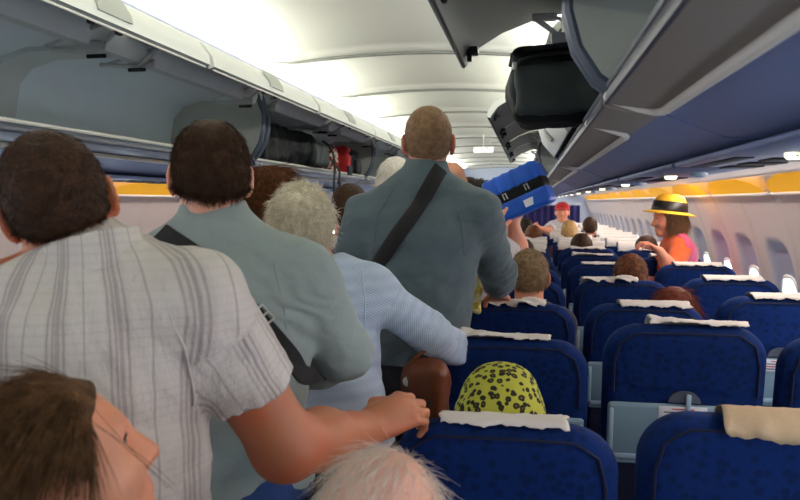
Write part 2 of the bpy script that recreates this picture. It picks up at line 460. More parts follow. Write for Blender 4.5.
def ceil_fn(u, v):
    y = Y0+(Y1-Y0)*u; h = (v-.5)*1.6
    k = (y-RY)/RP; dy = (k-math.floor(k)-.5)*RP
    d = rrect(dy, h, RP/2-.03, .68, .20); t = min(1, max(0, -d/.045)); t = t*t*(3-2*t)
    return (CX+h, y, cz(abs(h))+.016*t+.040*t*math.cos(dy/RP*pi))
MB().grid(ceil_fn, 780, 56).build('ceiling', M['ceil'], auto=None)['kind'] = 'structure'
M['step_shade'] = plain('ceiling_step_shade', (120, 122, 116), .6)
for k in range(-3, 11):                               # grey strips across the ceiling, painted in for the shadow at each rib step
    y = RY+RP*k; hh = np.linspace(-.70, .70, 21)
    MB().strip([(CX+h, cz(abs(h))-.012) for h in hh], [(CX+h, cz(abs(h))+.012) for h in hh], y-.013, y+.013).build(f'trim_{k+6}', M['step_shade'], auto=60)['kind'] = 'structure'
MB().box((CX, (Y0+Y1)/2, -.02), (3.7, Y1-Y0, .04)).build('floor', M['carpet'], smooth=False)['kind'] = 'structure'
MB().box((CX, Y0-.02, 1.1), (3.8, .04, 2.4)).build('wall_rear', M['bulk'], smooth=False)['kind'] = 'structure'
MB().box((CX, Y1+.02, 1.1), (3.8, .04, 2.4)).build('wall_front', M['bulk'], smooth=False)['kind'] = 'structure'
# curtain and bulkhead far down the cabin
t = thing('curtain', 'dark purple curtain across the far end of the right-hand seats', 'curtain', (.35, 13.6, 0))
def cur(u, v): x = -.72+1.25*u; return (x, .03*math.sin(x*55), .25+1.22*v)
MB().grid(cur, 90, 6).build('drape', M['curtain'], t)
MB().tube([(-.74, 0, 1.49), (.55, 0, 1.49)], .012).build('curtain_rod', M['steel'], t)

# ------------------------------------------------------------------ overhead bins
def bin_unit(s, a, b, doors, label, cover=None, trim=None):
    """s side, a..b along the aisle, doors [(y0,y1,open)]"""
    t = thing('overhead_bin', label, 'overhead bin', (X(s, .7), (a+b)/2, 1.655), group='overhead bins over the right seats' if s > 0 else 'overhead bins over the left seats')
    O = np.array(t.location)
    def L(P): return [(X(s, h+.045)-O[0], z-O[2]-.022*max(0, min(1, (z-1.69)/.05))*max(0, min(1, (1.85-z)/.1))) for h, z in P]
    a0, b0 = a-O[1], b-O[1]
    outer = L([(.715, 1.738), (.79, 1.698), (.905, 1.648), (1.06, 1.634), (1.27, 1.642), (1.30, 1.78), (1.24, 1.93), (1.13, 2.05), (.98, 2.10), (.66, 2.115)])
    inner = L([(.715, 1.746), (.85, 1.746), (1.0, 1.746), (1.06, 1.748), (1.095, 1.756), (1.105, 1.80), (1.08, 1.93), (1.03, 1.99), (.93, 2.02), (.66, 2.02)])
    mb = MB().strip(outer, inner, a0, b0); o = mb.build('shell', [M['bin_out'], M['bin_in']], t, auto=50)
    cnt = np.array([np.mean([o.data.vertices[i].co[:] for i in p.vertices], 0) for p in o.data.polygons])
    inn = np.array(inner)
    for p, c in zip(o.data.polygons, cnt):            # lining inside, underside colour outside
        hloc = abs(c[0]+O[0]-CX); z = c[2]+O[2]
        if 1.70 < z < 2.06 and hloc < 1.165 and not (z > 2.03 and hloc > 1.05): p.material_index = 1
    rail = L([(.690, 1.752), (.697, 1.764), (.712, 1.764), (.740, 1.745), (.798, 1.712), (.790, 1.692), (.745, 1.704), (.712, 1.714), (.695, 1.722), (.689, 1.727), (.687, 1.735)])
    MB().prism(rail, 'y', a0+.004, b0-.004).build('front_rail', M['face'] if s > 0 else M['rail'], t, auto=50)
    MB().tube([(L([(.694, 1.762)])[0][0], y, L([(.694, 1.762)])[0][1]) for y in (a0+.004, b0-.004)], .006).build('lip_edge', M['trim'] if s < 0 else M['rail'], t)
    # pale trim along the lower edge of the face, turning up at its ends
    e0, e1 = (trim or (a+.08, b-.08)); e0 -= O[1]; e1 -= O[1]
    pth = [(h+.043, z-.013, y) for h, z, y in ((.690, 1.733, e0+.02), (.708, 1.726, e0), (.750, 1.712, e0), (.776, 1.704, e0+.012), (.785, 1.701, e0+.045), (.785, 1.701, e1-.045), (.776, 1.704, e1-.012), (.750, 1.712, e1), (.708, 1.726, e1), (.690, 1.733, e1-.02))]
    MB().tube([(X(s, h)-O[0], y, z-O[2]) for h, z, y in pth], .0085, 8).build('trim_strip', M['trim'], t)
    MB().prism(L([(.6850, 1.737), (.6875, 1.750), (.700, 1.748), (.700, 1.722), (.6870, 1.725)]), 'y', a0+.006, b0-.006).build('rail_channel', M['channel'], t, auto=50)
    # mid rib inside and framed recess panels
    m = (doors[0][1]+doors[-1][0])/2-O[1] if len(doors) > 1 else None
    rib_in = L([(1.02, 1.748), (1.07, 1.755), (1.088, 1.80), (1.062, 1.93), (1.015, 1.978), (.92, 2.005), (.68, 2.005)])
    rib_out = L([(1.02, 1.744), (1.087, 1.749), (1.107, 1.80), (1.082, 1.93), (1.032, 1.992), (.93, 2.022), (.68, 2.022)])
    if m is not None: MB().strip(rib_out, rib_in, m-.07, m+.07).build('rib', M['bin_rib'], t, auto=50)
    # end panels with a bulging front edge and metal edging
    endp = [(.712, 1.752), (.675, 1.775), (.640, 1.82), (.622, 1.88), (.622, 1.95), (.645, 2.02), (.66, 2.06)]
    back = [(.93, 2.05), (1.05, 2.0), (1.10, 1.93), (1.12, 1.80), (1.10, 1.74)]
    for y in (a0+.006, b0-.026):
        MB().prism(L(endp+back), 'y', y, y+.02).build('end_panel', M['bin_div'], t, auto=50)
        P = L(endp); MB().tube([(p[0], y+.01, p[1]) for p in P], .0125, 8).build('edge_trim', M['rail'], t)
    # header beam and doors
    MB().prism(L([(.66, 2.0), (.645, 2.03), (.645, 2.10), (.66, 2.115), (.70, 2.115), (.70, 2.0)]), 'y', a0, b0).build('header', M['bin_rib'] if s < 0 else M['bin_div'], t, auto=50)
    for (y0, y1, op) in doors:
        y0 -= O[1]; y1 -= O[1]
        if op:
            o_ = L([(.65, 2.122), (.56, 2.105), (.455, 2.072), (.375, 2.028), (.342, 1.985), (.338, 1.955)])
            i_ = L([(.65, 2.098), (.56, 2.080), (.465, 2.046), (.392, 2.002), (.362, 1.962), (.356, 1.948)])
        else:
            o_ = L([(.655, 2.108), (.610, 2.06), (.585, 1.98), (.585, 1.90), (.610, 1.82), (.668, 1.765)])
            i_ = L([(.675, 2.10), (.632, 2.05), (.607, 1.975), (.607, 1.905), (.630, 1.835), (.680, 1.775)])
        mb = MB().strip(o_, i_, y0+.004, y1-.004); d = mb.build('door', [M['white'], M['door_in']], t, auto=60)
        if op:
            for p in d.data.polygons:
                c = p.center; n = p.normal
                if n.z < -.15: p.material_index = 1
            lip = L([(.349, 1.947)])[0]
            MB().tube([(lip[0], y0+.02, lip[1]), (lip[0], y1-.02, lip[1])], .007 if s > 0 else .003, 6).build('edge_seal', M['black'] if s > 0 else M['trim'], d)
            lc = (y0+y1)/2
            hk = L([(.385, 1.975)])[0]
            for q in (.12, .88) if s > 0 else (.45, .56):
                yy = y0+(y1-y0)*q; k = MB(); k.box((hk[0], yy, hk[1]), (.03, .05, .022), .005); k.box((hk[0]-s*.012, yy+.008, hk[1]-.016), (.014, .022, .026), .004); k.build('latch_hook', M['black'], d)
            pl = L([(.338, 1.972), (.343, 1.99), (.362, 2.018), (.372, 2.031)]); pl2 = L([(.334, 1.972), (.339, 1.993), (.358, 2.022), (.369, 2.036)])
            MB().strip(pl2, pl, lc-.075, lc+.075).build('latch_plate', M['bin_div'], d, auto=60)
        else:
            pl = L([(.640, 1.792), (.622, 1.81), (.612, 1.825)]); pl2 = L([(.634, 1.786), (.616, 1.804), (.606, 1.822)])
            MB().strip(pl2, pl, (y0+y1)/2-.07, (y0+y1)/2+.07).build('latch_plate', M['bin_div'], d, auto=60)
        if op:                                        # hinge mechanisms near both ends of each door
            for yy, dr in ((y0+.12, 1), (y1-.12, -1)):
                k = MB(); h1 = L([(.80, 1.995)])[0]; h2 = L([(.66, 1.985)])[0]; h3 = L([(.56, 2.062)])[0]; h4 = L([(.60, 2.075)])[0]
                k.tube([(h1[0], yy, h1[1]), (h2[0], yy, h2[1]), (h3[0], yy, h3[1])], .008, 6)
                k.box((h2[0], yy+dr*.02, h2[1]+.012), (.10, .012, .03), .004)
                k.tube([(h1[0], yy+.03*dr, h1[1]+.006), (h4[0], yy+.04*dr, h4[1]-.02)], .005, 6)
                k.box((h3[0]+s*.03, yy+.015*dr, h3[1]-.005), (.07, .06, .012), .004)
                k.build('hinge', M['steel'], t)
                k = MB(); k.tube([(h2[0]-.03, yy-.012*dr, h2[1]-.012), (h2[0]+.03, yy-.012*dr, h2[1]-.012)], .0065, 8); k.build('hinge_damper', M['black'], t)
    return t
Rn = lambda k: f'{ORD[k]} bin from the camera over the right seats'
bin_unit(1, -.75, 1.43, [(-.7, .33, True), (.35, 1.42, True)], 'open empty right bin nearest the camera, beside the black bag', trim=(-.7, 1.40))
bin_unit(1, 1.45, 3.70, [(1.46, 2.33, True), (2.36, 3.69, False)], 'right overhead bin holding the big black bag, its far door shut', trim=(1.83, 3.62))
for k, (a, b, op, lb) in enumerate([(3.73, 5.88, True, 'right overhead bin with raised grey doors above the blue suitcase'), (5.91, 8.06, True, 'right overhead bin with raised doors, just beyond the one above the blue suitcase'),
                          (8.09, 10.24, False, 'shut right overhead bin right after the last raised doors'), (10.27, 12.42, False, 'shut right overhead bin, second after the raised doors'), (12.45, 14.6, False, 'shut right overhead bin farthest down the cabin')]):
    m = (a+b)/2; bin_unit(1, a, b, [(a+.01, m-.01, op), (m+.01, b-.01, op)], lb)
bin_unit(-1, -.8, 1.30, [(-.79, .25, True), (.27, 1.10, True)], 'open left overhead bin nearest the camera, cut by the photo edge')
bin_unit(-1, 1.33, 3.44, [(1.12, 2.20, True), (2.22, 3.40, True)], 'open empty left overhead bin above the man in the checked shirt')
bin_unit(-1, 3.47, 5.95, [(3.43, 4.70, True), (4.72, 5.94, True)], 'open left overhead bin holding black suitcase and red bags')
bin_unit(-1, 5.98, 7.76, [(5.99, 6.86, True), (6.88, 7.75, True)], 'open left overhead bin half hidden by the tall man')
for k, (a, b) in enumerate([(7.79, 9.92), (9.95, 12.08), (12.11, 14.24)]):
    m = (a+b)/2; bin_unit(-1, a, b, [(a+.01, m-.01, False), (m+.01, b-.01, False)], f'shut left overhead bin far down the cabin, {ORD[k]} beyond the open ones')

# passenger service strip under the bins, joining bin to wall
for s, side in ((-1, 'left'), (1, 'right')):
    MB().strip([(X(s, h), z) for h, z in ((1.30, 1.67), (1.42, 1.675), (1.55, 1.675), (1.66, 1.67))], [(X(s, h), z) for h, z in ((1.30, 1.644), (1.42, 1.648), (1.54, 1.648), (1.59, 1.645))], Y0, Y1).build('trim_1' if s < 0 else 'trim_2', M['wall'], auto=60)['kind'] = 'structure'
    for k in range(10 if s > 0 else 5):
        y = 1.46+1.25*k
        where = 'right' if s > 0 else 'left'
        t = thing('service_panel', f'blue service panel under the {where} bins, {ORD[k]} along from the camera', 'service panel', (X(s, 1.085), y, 1.634), group=f'service panels under the {where} bins')
        MB().box((0, 0, -.006), (.22, 1.20, .014), .005).build('panel', M['psu'], t)
        for q in range(3):
            MB().box((s*.045, .22+.17*q, -.014), (.085, .10, .006), .002).build('mask_hatch', M['dark'], t)
        MB().box((-s*.06, .35, -.0135), (.04, .42, .004), .0015).build('speaker_slot', M['dark'], t)
        MB().lathe([(.022, .0), (.024, -.012), (.012, -.018)], (s*.02, -.32, -.012), 16).build('air_nozzle', M['tray_lip'], t)
        MB().lathe([(.020, 0), (.020, -.006)], (s*.05, -.22, -.012), 16).build('reading_lamp', M['paper'], t)
        lm = MB(); lm.box((0, .02, -.014), (.040, .036, .024), .009, seg=3); lm = lm.build('row_lamp', M['rowlamp'], t) if s > 0 else lm.bm.free()
        if s > 0 and k == 0:
            text_mesh('row_number', '21', .020, M['ink'], lm, (0, .0015, -.015))
# amber lit coves along the top of the sidewalls
for s in (-1, 1):
    for k in range(12 if s > 0 else 6):
        y = 1.99+1.1*k
        t = thing('cove_lamp', f'amber lit cove along the {"right" if s > 0 else "left"} sidewall, {ORD[k]} one from the camera', 'cove light', (X(s, 1.655), y, 1.588), group='amber coves along the sidewalls')
        def glow(u, v):
            yy = (u-.5)*1.02; e = math.sqrt(max(0, 1-(2*abs(u-.5))**2.2))
            return (s*(.018-.075*v*e), yy, -.015+.078*v*e)
        o = MB().grid(glow, 41, 6).build('diffuser', M['amber'], t)
        MB().tube([(s*.030, -.53, -.016), (s*.022, -.50, -.020), (s*.022, .50, -.020), (s*.030, .53, -.016)], .008, 8).build('ledge', M['trim'], t)
# ceiling vents and the lit sign
for k, y in enumerate((1.98, 8.3)):
    t = thing('ceiling_vent', 'small square air vent in the ceiling ' + ('above the queue' if k == 0 else 'far down the aisle'), 'vent', (CX+.17, y*1.135, cz(.17)+.034))
    MB().box((0, 0, 0), (.15, .17, .010), .004).build('frame', M['trim'], t)
    for q in range(4): MB().box((0, -.042+.028*q, -.006), (.10, .016, .006), .001).build('slat', M['rail'], t)
t = thing('exit_sign', 'small lit white exit sign with red letters hanging from the ceiling', 'sign', (-.50, 8.05, 2.09))
MB().box((0, 0, .0), (.21, .03, .06), .006).build('housing', emit('sign_glow', (255, 250, 245), .9), t)
text_mesh('lettering', 'EXIT', .06, emit('sign_red', (240, 110, 130), .8, (240, 70, 90)), t, (0, -.017, 0))
MB().box((0, 0, .095), (.008, .008, .14), .002).build('bracket', M['white'], t)

# ------------------------------------------------------------------ seats
PZ = .45                                              # the backrest turns about this height
REC = .16
def seat_protos():
    class Slab:                                       # rounded panel in x-z, leaning back
        def __init__(s, hw, z0, z1, r, th, y, rnd): s.__dict__.update(hw=hw, z0=z0, z1=z1, r=r, th=th, y=y, rnd=rnd)
        def box(s): return np.array([-s.hw, -.30, s.z0]), np.array([s.hw, .16, s.z1])
        def d(s, X_, Y_, Z_):
            y = Y_-s.y+REC*(Z_-PZ); hz = (s.z1-s.z0)/2; qx = np.abs(X_)-s.hw+s.r; qz = np.abs(Z_-(s.z0+s.z1)/2)-hz+s.r
            d2 = np.sqrt(np.maximum(qx, 0)**2+np.maximum(qz, 0)**2)+np.minimum(np.maximum(qx, qz), 0)-s.r
            a = d2+s.rnd; b = np.abs(y)-s.th+s.rnd
            return np.minimum(np.maximum(a, b), 0)+np.sqrt(np.maximum(a, 0)**2+np.maximum(b, 0)**2)-s.rnd
    t = thing('airline_seat', '', 'seat')
    bk, _, _, _ = solid('backrest', [(Slab(.229, .40, 1.17, .10, .050, 0, .045), .001), (Slab(.182, .97, 1.150, .07, .054, 0, .02), .004)], .0075, M['seat'], t, origin=(0, 0, PZ), pad=.02)
    bk.location = (0, 0, PZ)
    def yb(z): return -REC*(z-PZ)
    def P(x, y, z): return (x, y+yb(z), z-PZ)
    # border seam of the rear panel
    pts = []
    for x, z in [(-.2, .97), (-.2, 1.06), (-.185, 1.12), (-.14, 1.15), (0, 1.152), (.14, 1.15), (.185, 1.12), (.2, 1.06), (.2, .97)]: pts.append(P(x, -.0515, z))
    MB().tube(pts, .0035, 6).build('piping', M['seat_dark'], bk)
    tl = MB()
    sh = Matrix.Rotation(math.atan(REC), 3, 'X')
    tl.box(P(0, -.060, .852), (.432, .020, .178), .012, sh, 3); tb = tl.build('tray_table', M['tray'], bk)
    MB().box(P(0, -.066, .772), (.40, .014, .020), .005, sh).build('tray_lip', M['tray_lip'], bk)
    for q in (-1, 1): MB().box(P(q*.205, -.066, .85), (.014, .014, .15), .005, sh).build('tray_edge', M['tray_lip'], bk)
    k = MB(); pr = [(.045*math.cos(a), .034*math.sin(a)) for a in np.linspace(0, pi, 14)]
    lt = MB().prism([(x, z) for x, z in pr], 'y', 0, .012); lo = lt.build('latch_recess', M['rail'], bk); lo.location = P(0, -.066, .946)
    lv = MB().box(P(.008, -.076, .950), (.014, .012, .05), .004, sh).build('latch', M['tray_lip'], bk)
    pc = MB().box(P(-.005, -.0715, .912), (.135, .003, .048), .0012, sh).build('placard', M['paper'], bk)
    for q, (w, m_) in enumerate(((.06, 'red'), (.105, 'ink'), (.10, 'red'), (.11, 'ink'))):
        MB().box(P(-.005, -.0735, .928-.010*q), (w, .001, .0032), 0, sh).build('print_line', M[m_], bk)
    MB().box(P(0, -.058, .62), (.40, .016, .26), .008, sh).build('seat_pocket', M['seat_dark'], bk)
    MB().box(P(0, -.062, .755), (.41, .016, .012), .005, sh).build('pocket_hem', M['tray'], bk)
    solid('cushion', [(RBox((0, .29, .42), (.225, .25, .075), .05), .01)], .012, M['seat'], t)
    f = MB(); f.box((0, .28, .31), (.44, .44, .06), .02)
    f.build('seat_frame', M['rail'], t)
    for y in (.12, .42):
        k = MB(); k.box((0, y, .155), (.03, .05, .31), .008); k.build('leg', M['rail'], t)
    k = MB(); k.box((-.248, .22, .62), (.042, .38, .035), .014, seg=3); k.box((-.248, .10, .52), (.03, .07, .20), .01); k.build('armrest', M['seat_dark'], t)
    return t, bk
SEAT, BACK0 = seat_protos()
def cloth(parent, w, hang, m, seed=0, front=.14, bunch=0.):
    """headrest cover: a strip of cloth over the top of the backrest"""
    N = Sines((9, 9, 9), seed); o = []
    def path(s_):                                     # s_ in metres from the top centre, negative = rear
        r = .0575
        if s_ < -.06: return (-r-.004, 1.124+(s_+.06))
        if s_ > .06: return (r+.004, 1.124-(s_-.06))
        a = s_/.06*pi/2; return (math.sin(a)*(r+.004), 1.124+math.cos(a)*(r))
    mb = MB()
    def top(u, v):
        x = (u-.5)*w; h = hang+.004*float(N(x*2, seed, 0)); s_ = -.06-h+(h+.06+front)*v
        y, z = path(s_); k = .0015*float(N(x*3, s_*4, 1))+bunch*max(0, float(N(x*.8, s_*1.2, 5)))*(1 if z > 1.13 else .4)
        return (x+.006*float(N(0, s_*4, 3)), y+(-k if s_ < 0 else k)-REC*(z-PZ), z-PZ+abs(k)*.8+.002)
    mb.grid(top, 30, 22)
    ob = mb.build('headrest_cover', m, parent, auto=None)
    sm = ob.modifiers.new('cloth', 'SOLIDIFY'); sm.thickness = .002; sm.offset = 1
    return ob
COV = {}
for key, (w, hg, m_, sd, bn) in dict(plain=(.26, -.030, 'cloth', 1, 0.), thick=(.27, -.040, 'cloth', 4, .007), long=(.255, -.036, 'cloth', 2, .002), buff=(.33, -.008, 'cloth_brown', 3, .006), wide=(.40, .02, 'cloth', 5, .003), puff=(.26, -.032, 'cloth', 6, .010)).items():
    COV[key] = cloth(None, w, hg, M[m_], sd, bunch=bn)
ROWY = [1.49+.74*k for k in range(-1, 16)]
COLX = {'aisle': -.045, 'middle': .45, 'window': .945}
def seat(x, y, label, dz=0, rec=0, cover='plain', group=None, dx=0):
    r = dup(SEAT)
    r.location = (x, y+.05+REC*.6, 0)
    r['label'] = label
    if group: r['group'] = group
    for ch in r.children:
        if ch.name.split('.')[0] == 'backrest':
            ch.location = (0, 0, PZ+dz); ch.rotation_euler = (rec, 0, 0)
            c = COV[cover].copy(); COL.objects.link(c); c.parent = ch; c.location = (dx, 0, 0)
    return r
NEAR = {('aisle', 0): ('blue aisle seat with white cover gripped by the man in checked shirt', -.085, .03, 'long', .0), ('aisle', 1): ('blue aisle seat behind the leopard headscarf, white cover crumpled', -.048, .03, 'thick', -.02),
        ('aisle', 2): ('blue aisle seat where the tall man rests his hand', -.04, .03, 'puff', -.02), ('middle', 0): ('nearest blue middle seat, draped with a buff headrest cover', -.05, .02, 'buff', .09),
        ('middle', 1): ('blue middle seat with grey tray table and white safety placard in full view', .0, 0, 'thick', .035), ('middle', 2): ('blue middle seat behind the reddish-haired head', -.035, .02, 'plain', .03),
        ('middle', 3): ('blue middle seat with puffed white cover behind the hair bun', -.02, .01, 'puff', -.06), ('window', 1): ('window seat cut by the right photo edge, nearest one', -.02, 0, 'plain', 0),
        ('window', 2): ('window seat with white placard on its tray, second nearest', 0, 0, 'plain', .02), ('window', 4): ('window seat just below the woman in the yellow hat', 0, 0, 'plain', 0)}
for k, y in enumerate(ROWY):
    kk = k-1
    for c, x in COLX.items():
        if kk < 0: continue
        if (c, kk) in NEAR: lb, dz, rc, cv, dx = NEAR[(c, kk)]
        else:
            lb = f'blue airline seat of the {c} column right of the aisle, {ORD[kk]} row from the camera'
            dz, rc, cv, dx = (-.03 if c == 'aisle' else random.uniform(-.012, .008)), random.uniform(0, .03), ('plain', 'long', 'thick')[kk % 3] if kk < 7 else 'wide', random.uniform(-.02, .02)
        seat(x+random.uniform(-.006, .006), y, lb, dz, rc, cv, 'blue seats right of the aisle', dx)
for k in range(0, 9):
    for c, x in (('aisle', 2*CX+.045), ('middle', 2*CX-.45), ('window', 2*CX-.945)):
        seat(x, 1.49+.74*k, 'blue airline seat left of the aisle, hidden by the queue', -.04, .02, 'plain', 'blue seats left of the aisle hidden by the queue')
for c in list(COV.values())+[x for x in BACK0.children]+list(SEAT.children)+[SEAT]: bpy.data.objects.remove(c)
# ------------------------------------------------------------------ people
SK = {'tan': skin('skin_tan', (176, 112, 78)), 'fair': skin('skin_fair', (214, 160, 132)), 'pale': skin('skin_pale', (228, 190, 168)), 'rosy': skin('skin_rosy', (216, 150, 124)), 'child': skin('skin_child', (208, 146, 114))}
HR = {'black': hairmat('hair_black', (26, 20, 17), (44, 33, 26)), 'dark': hairmat('hair_dark_brown', (46, 29, 18), (70, 45, 28)), 'brown': hairmat('hair_brown', (74, 51, 30), (106, 75, 45)),
      'chestnut': hairmat('hair_chestnut', (74, 42, 22), (120, 70, 38)), 'light': hairmat('hair_light_brown', (112, 84, 60), (140, 108, 80)), 'grey': hairmat('hair_grey', (200, 190, 164), (236, 230, 210)),
      'greybrown': hairmat('hair_grey_brown', (110, 90, 66), (150, 128, 98)), 'blond': hairmat('hair_blond', (170, 132, 84), (206, 168, 112)), 'white': hairmat('hair_white', (222, 212, 200), (240, 235, 226)),
      'red': hairmat('hair_red_brown', (84, 34, 20), (120, 52, 30))}
def unit(a): return np.asarray(a, float)/np.linalg.norm(a)
def A(*p): return np.array(p, float)
def stand(H, x, y, yaw=0, hw=.175, lean=0):
    """default upright skeleton; yaw 0 faces down the cabin (+y)"""
    s = H/1.75; R = A(math.cos(yaw), math.sin(yaw), 0); F = A(-math.sin(yaw), math.cos(yaw), 0); o = A(x, y, 0)
    def P(r, f, z): return o+R*r*s+F*f*s+A(0, 0, z*s)
    J = dict(head=P(0, .03, 1.635), neck=P(0, -.01, 1.475), hip=P(0, 0, .95))
    for q, k in ((-1, 'L'), (1, 'R')):
        J['sh'+k] = P(q*hw, 0, 1.42); J['el'+k] = P(q*(hw+.06), -.02, 1.12); J['wr'+k] = P(q*(hw+.05), .08, .87)
        J['hi'+k] = P(q*.09, 0, .92); J['kn'+k] = P(q*.10, .02, .50); J['an'+k] = P(q*.10, -.02, .08)
    J['s'] = s; J['R'] = R; J['F'] = F; J['yaw'] = yaw; return J
def sit(T, x, y, yaw=0, hw=.165, s=.95):
    """seated skeleton with the top of the head at height T; y = hips"""
    R = A(math.cos(yaw), math.sin(yaw), 0); F = A(-math.sin(yaw), math.cos(yaw), 0); o = A(x, y, 0)
    def P(r, f, z): return o+R*r*s+F*f*s+A(0, 0, z)
    hz = .56; k = min(1., (T-hz)/.80)
    J = dict(head=P(0, .0, T-.115*s), neck=P(0, -.03, T-.27*s), hip=P(0, .0, hz))
    for q, n in ((-1, 'L'), (1, 'R')):
        J['sh'+n] = P(q*hw, -.02, T-.33*s); J['el'+n] = P(q*(hw+.02), .10, max(hz+.12, T-.60*s)); J['wr'+n] = P(q*.10, .28, hz+.13)
        J['hi'+n] = P(q*.09, 0, hz-.02); J['kn'+n] = P(q*.09, .40, .55); J['an'+n] = P(q*.09, .36, .09)
    J['s'] = s; J['R'] = R; J['F'] = F; J['yaw'] = yaw; return J
def head_prims(c, R, s, neck):
    L = lambda x, y, z: c+R@(s*A(x, y, z)); e = lambda x, y, z: A(x, y, z)*s
    P = [(Ell(L(0, -.006, .022), e(.075, .095, .088), R), .02), (Ell(L(0, .022, -.050), e(.060, .068, .072), R), .03), (Cap(L(-.013, .072, -.106), L(.013, .072, -.106), .018*s), .025),
         (Cap(L(0, .090, .004), L(0, .108, -.038), .0075*s, .0125*s), .014), (Cap(L(-.010, .096, -.044), L(.010, .096, -.044), .008*s), .010),
         (Cap(L(-.034, .080, .020), L(.034, .080, .020), .011*s), .018), (Cap(L(-.017, .088, -.069), L(.017, .088, -.069), .0068*s), .008), (Cap(L(-.014, .087, -.081), L(.014, .087, -.081), .0075*s), .008),
         (Ell(L(-.038, .060, -.032), e(.026, .026, .028), R), .03), (Ell(L(.038, .060, -.032), e(.026, .026, .028), R), .03),
         (Cap(L(0, -.026, -.045), neck+A(0, 0, .01), .054*s, .060*s), .035)]
    ops = [('sub', Ell(L(q*.032, .100, .000), e(.017, .014, .010), R), .012) for q in (-1, 1)]
    for q in (-1, 1):
        ec = A(q*.0755, -.010, -.014); pts = []
        for a in np.linspace(-2.2, 2.0, 9):
            pts.append(ec+A(q*(.006+.006*max(0, math.cos(a+.25))), -.017*math.cos(a+.25), .029*math.sin(a+.25)+.002))
        P.append((Ell(L(*(ec+A(q*.003, .0, 0))), e(.007, .016, .027), R@frame((-q*.25, 1, 0))), .008))
        for a, b in zip(pts, pts[1:]): P.append((Cap(L(*a), L(*b), .0046*s), .004))
        P.append((Ell(L(*(ec+A(q*.003, .006, -.028))), e(.0055, .009, .011), R), .006))
    return P, ops
def hand_prims(wr, d, n, right=True, size=1., curl=1., spread=1., thumb=(.6, .7, .35)):
    d = unit(d); n = np.asarray(n, float); n = unit(n-d*(n@d)); t = np.cross(d, n)*(1 if right else -1); P = []
    kn = []
    for o, dd, fl, r in ((.029, .086, .93, .0094), (.010, .092, 1.04, .0097), (-.009, .088, .98, .0093), (-.027, .078, .78, .0082)):
        k = wr+(d*dd+t*o*spread)*size; kn.append(k); P.append((Cap(wr+t*o*.55*size+d*.012*size, k, .0135*size, .0108*size, (n, 1.05)), .012))
        p = k
        for a, l, rr in zip((.65, 1.55, 2.25), (.043, .027, .021), (1, .92, .82)):
            a *= curl; q = p+(d*math.cos(a)+n*math.sin(a))*l*fl*size; P.append((Cap(p, q, r*rr*size*1.03, r*rr*size*.93), .0035)); p = q
    b = wr+(d*.020+t*.022)*size; m = b+unit(d*thumb[0]+t*thumb[1]+n*thumb[2])*.046*size; e = m+unit(d*.9+t*.1+n*.45)*.034*size
    P += [(Cap(wr+t*.008*size, b, .017*size, .016*size), .014), (Cap(b, m, .0155*size, .0115*size), .010), (Cap(m, e, .0112*size, .0088*size), .004)]
    return P
def torso_prims(J, g=0., b=1., k=.05):
    s = J['s']; mid = (J['shL']+J['shR'])/2; w = np.linalg.norm(J['shR']-J['shL'])/2; R = unit(J['shR']-J['shL']); hip = J['hip']
    U = unit(mid-hip); F = unit(np.cross(U, R)); R2 = np.cross(F, U); Rm = np.stack([R2, F, U], 1); L = np.linalg.norm(mid-hip)
    e = lambda x, y, z: A(x, y, z)*s
    P = [(Ell(mid-U*.30*L+F*.012*s, A(w*.98+g, .118*s*b+g, .44*L), Rm), k), (Ell(mid-U*.12*L-F*.018*s, A(w*.90+g, .098*s+g, .24*L), Rm), k),
         (Ell(mid-U*.66*L, A(.155*s*b+g, .112*s*b+g, .42*L), Rm), k), (Ell(hip, A(.172*s*b+g, .125*s*b+g, .15*s), Rm), k),
         (Cap(J['shL']-U*.012, J['shR']-U*.012, .056*s+g), k)]
    for q in ('shL', 'shR'): P.append((Cap(J['neck']+U*.012*s, J['neck']*.22+J[q]*.78, .046*s+g*.7, .052*s+g), .05))
    return P, (mid, R2, F, U)
def arm_prims(J, q, g=0, r=(.060, .047, .042, .029), k=.03):
    s = J['s']; sh, el, wr = J['sh'+q], J['el'+q], J['wr'+q]; r = J.get('ar', r)
    return [(Cap(sh, el, r[0]*s+g, r[1]*s+g), k), (Cap(el, el*.62+wr*.38, r[1]*s*.98+g, r[1]*s*.95+g), k), (Cap(el*.62+wr*.38, wr, r[1]*s*.95+g, r[3]*s+g), k)]
def leg_prims(J, g=0, k=.03):
    s = J['s']; P = []
    for q in ('L', 'R'):
        P += [(Cap(J['hi'+q], J['kn'+q], .088*s+g, .058*s+g), .05), (Cap(J['kn'+q], J['an'+q], .056*s+g, .040*s+g), k)]
    return P
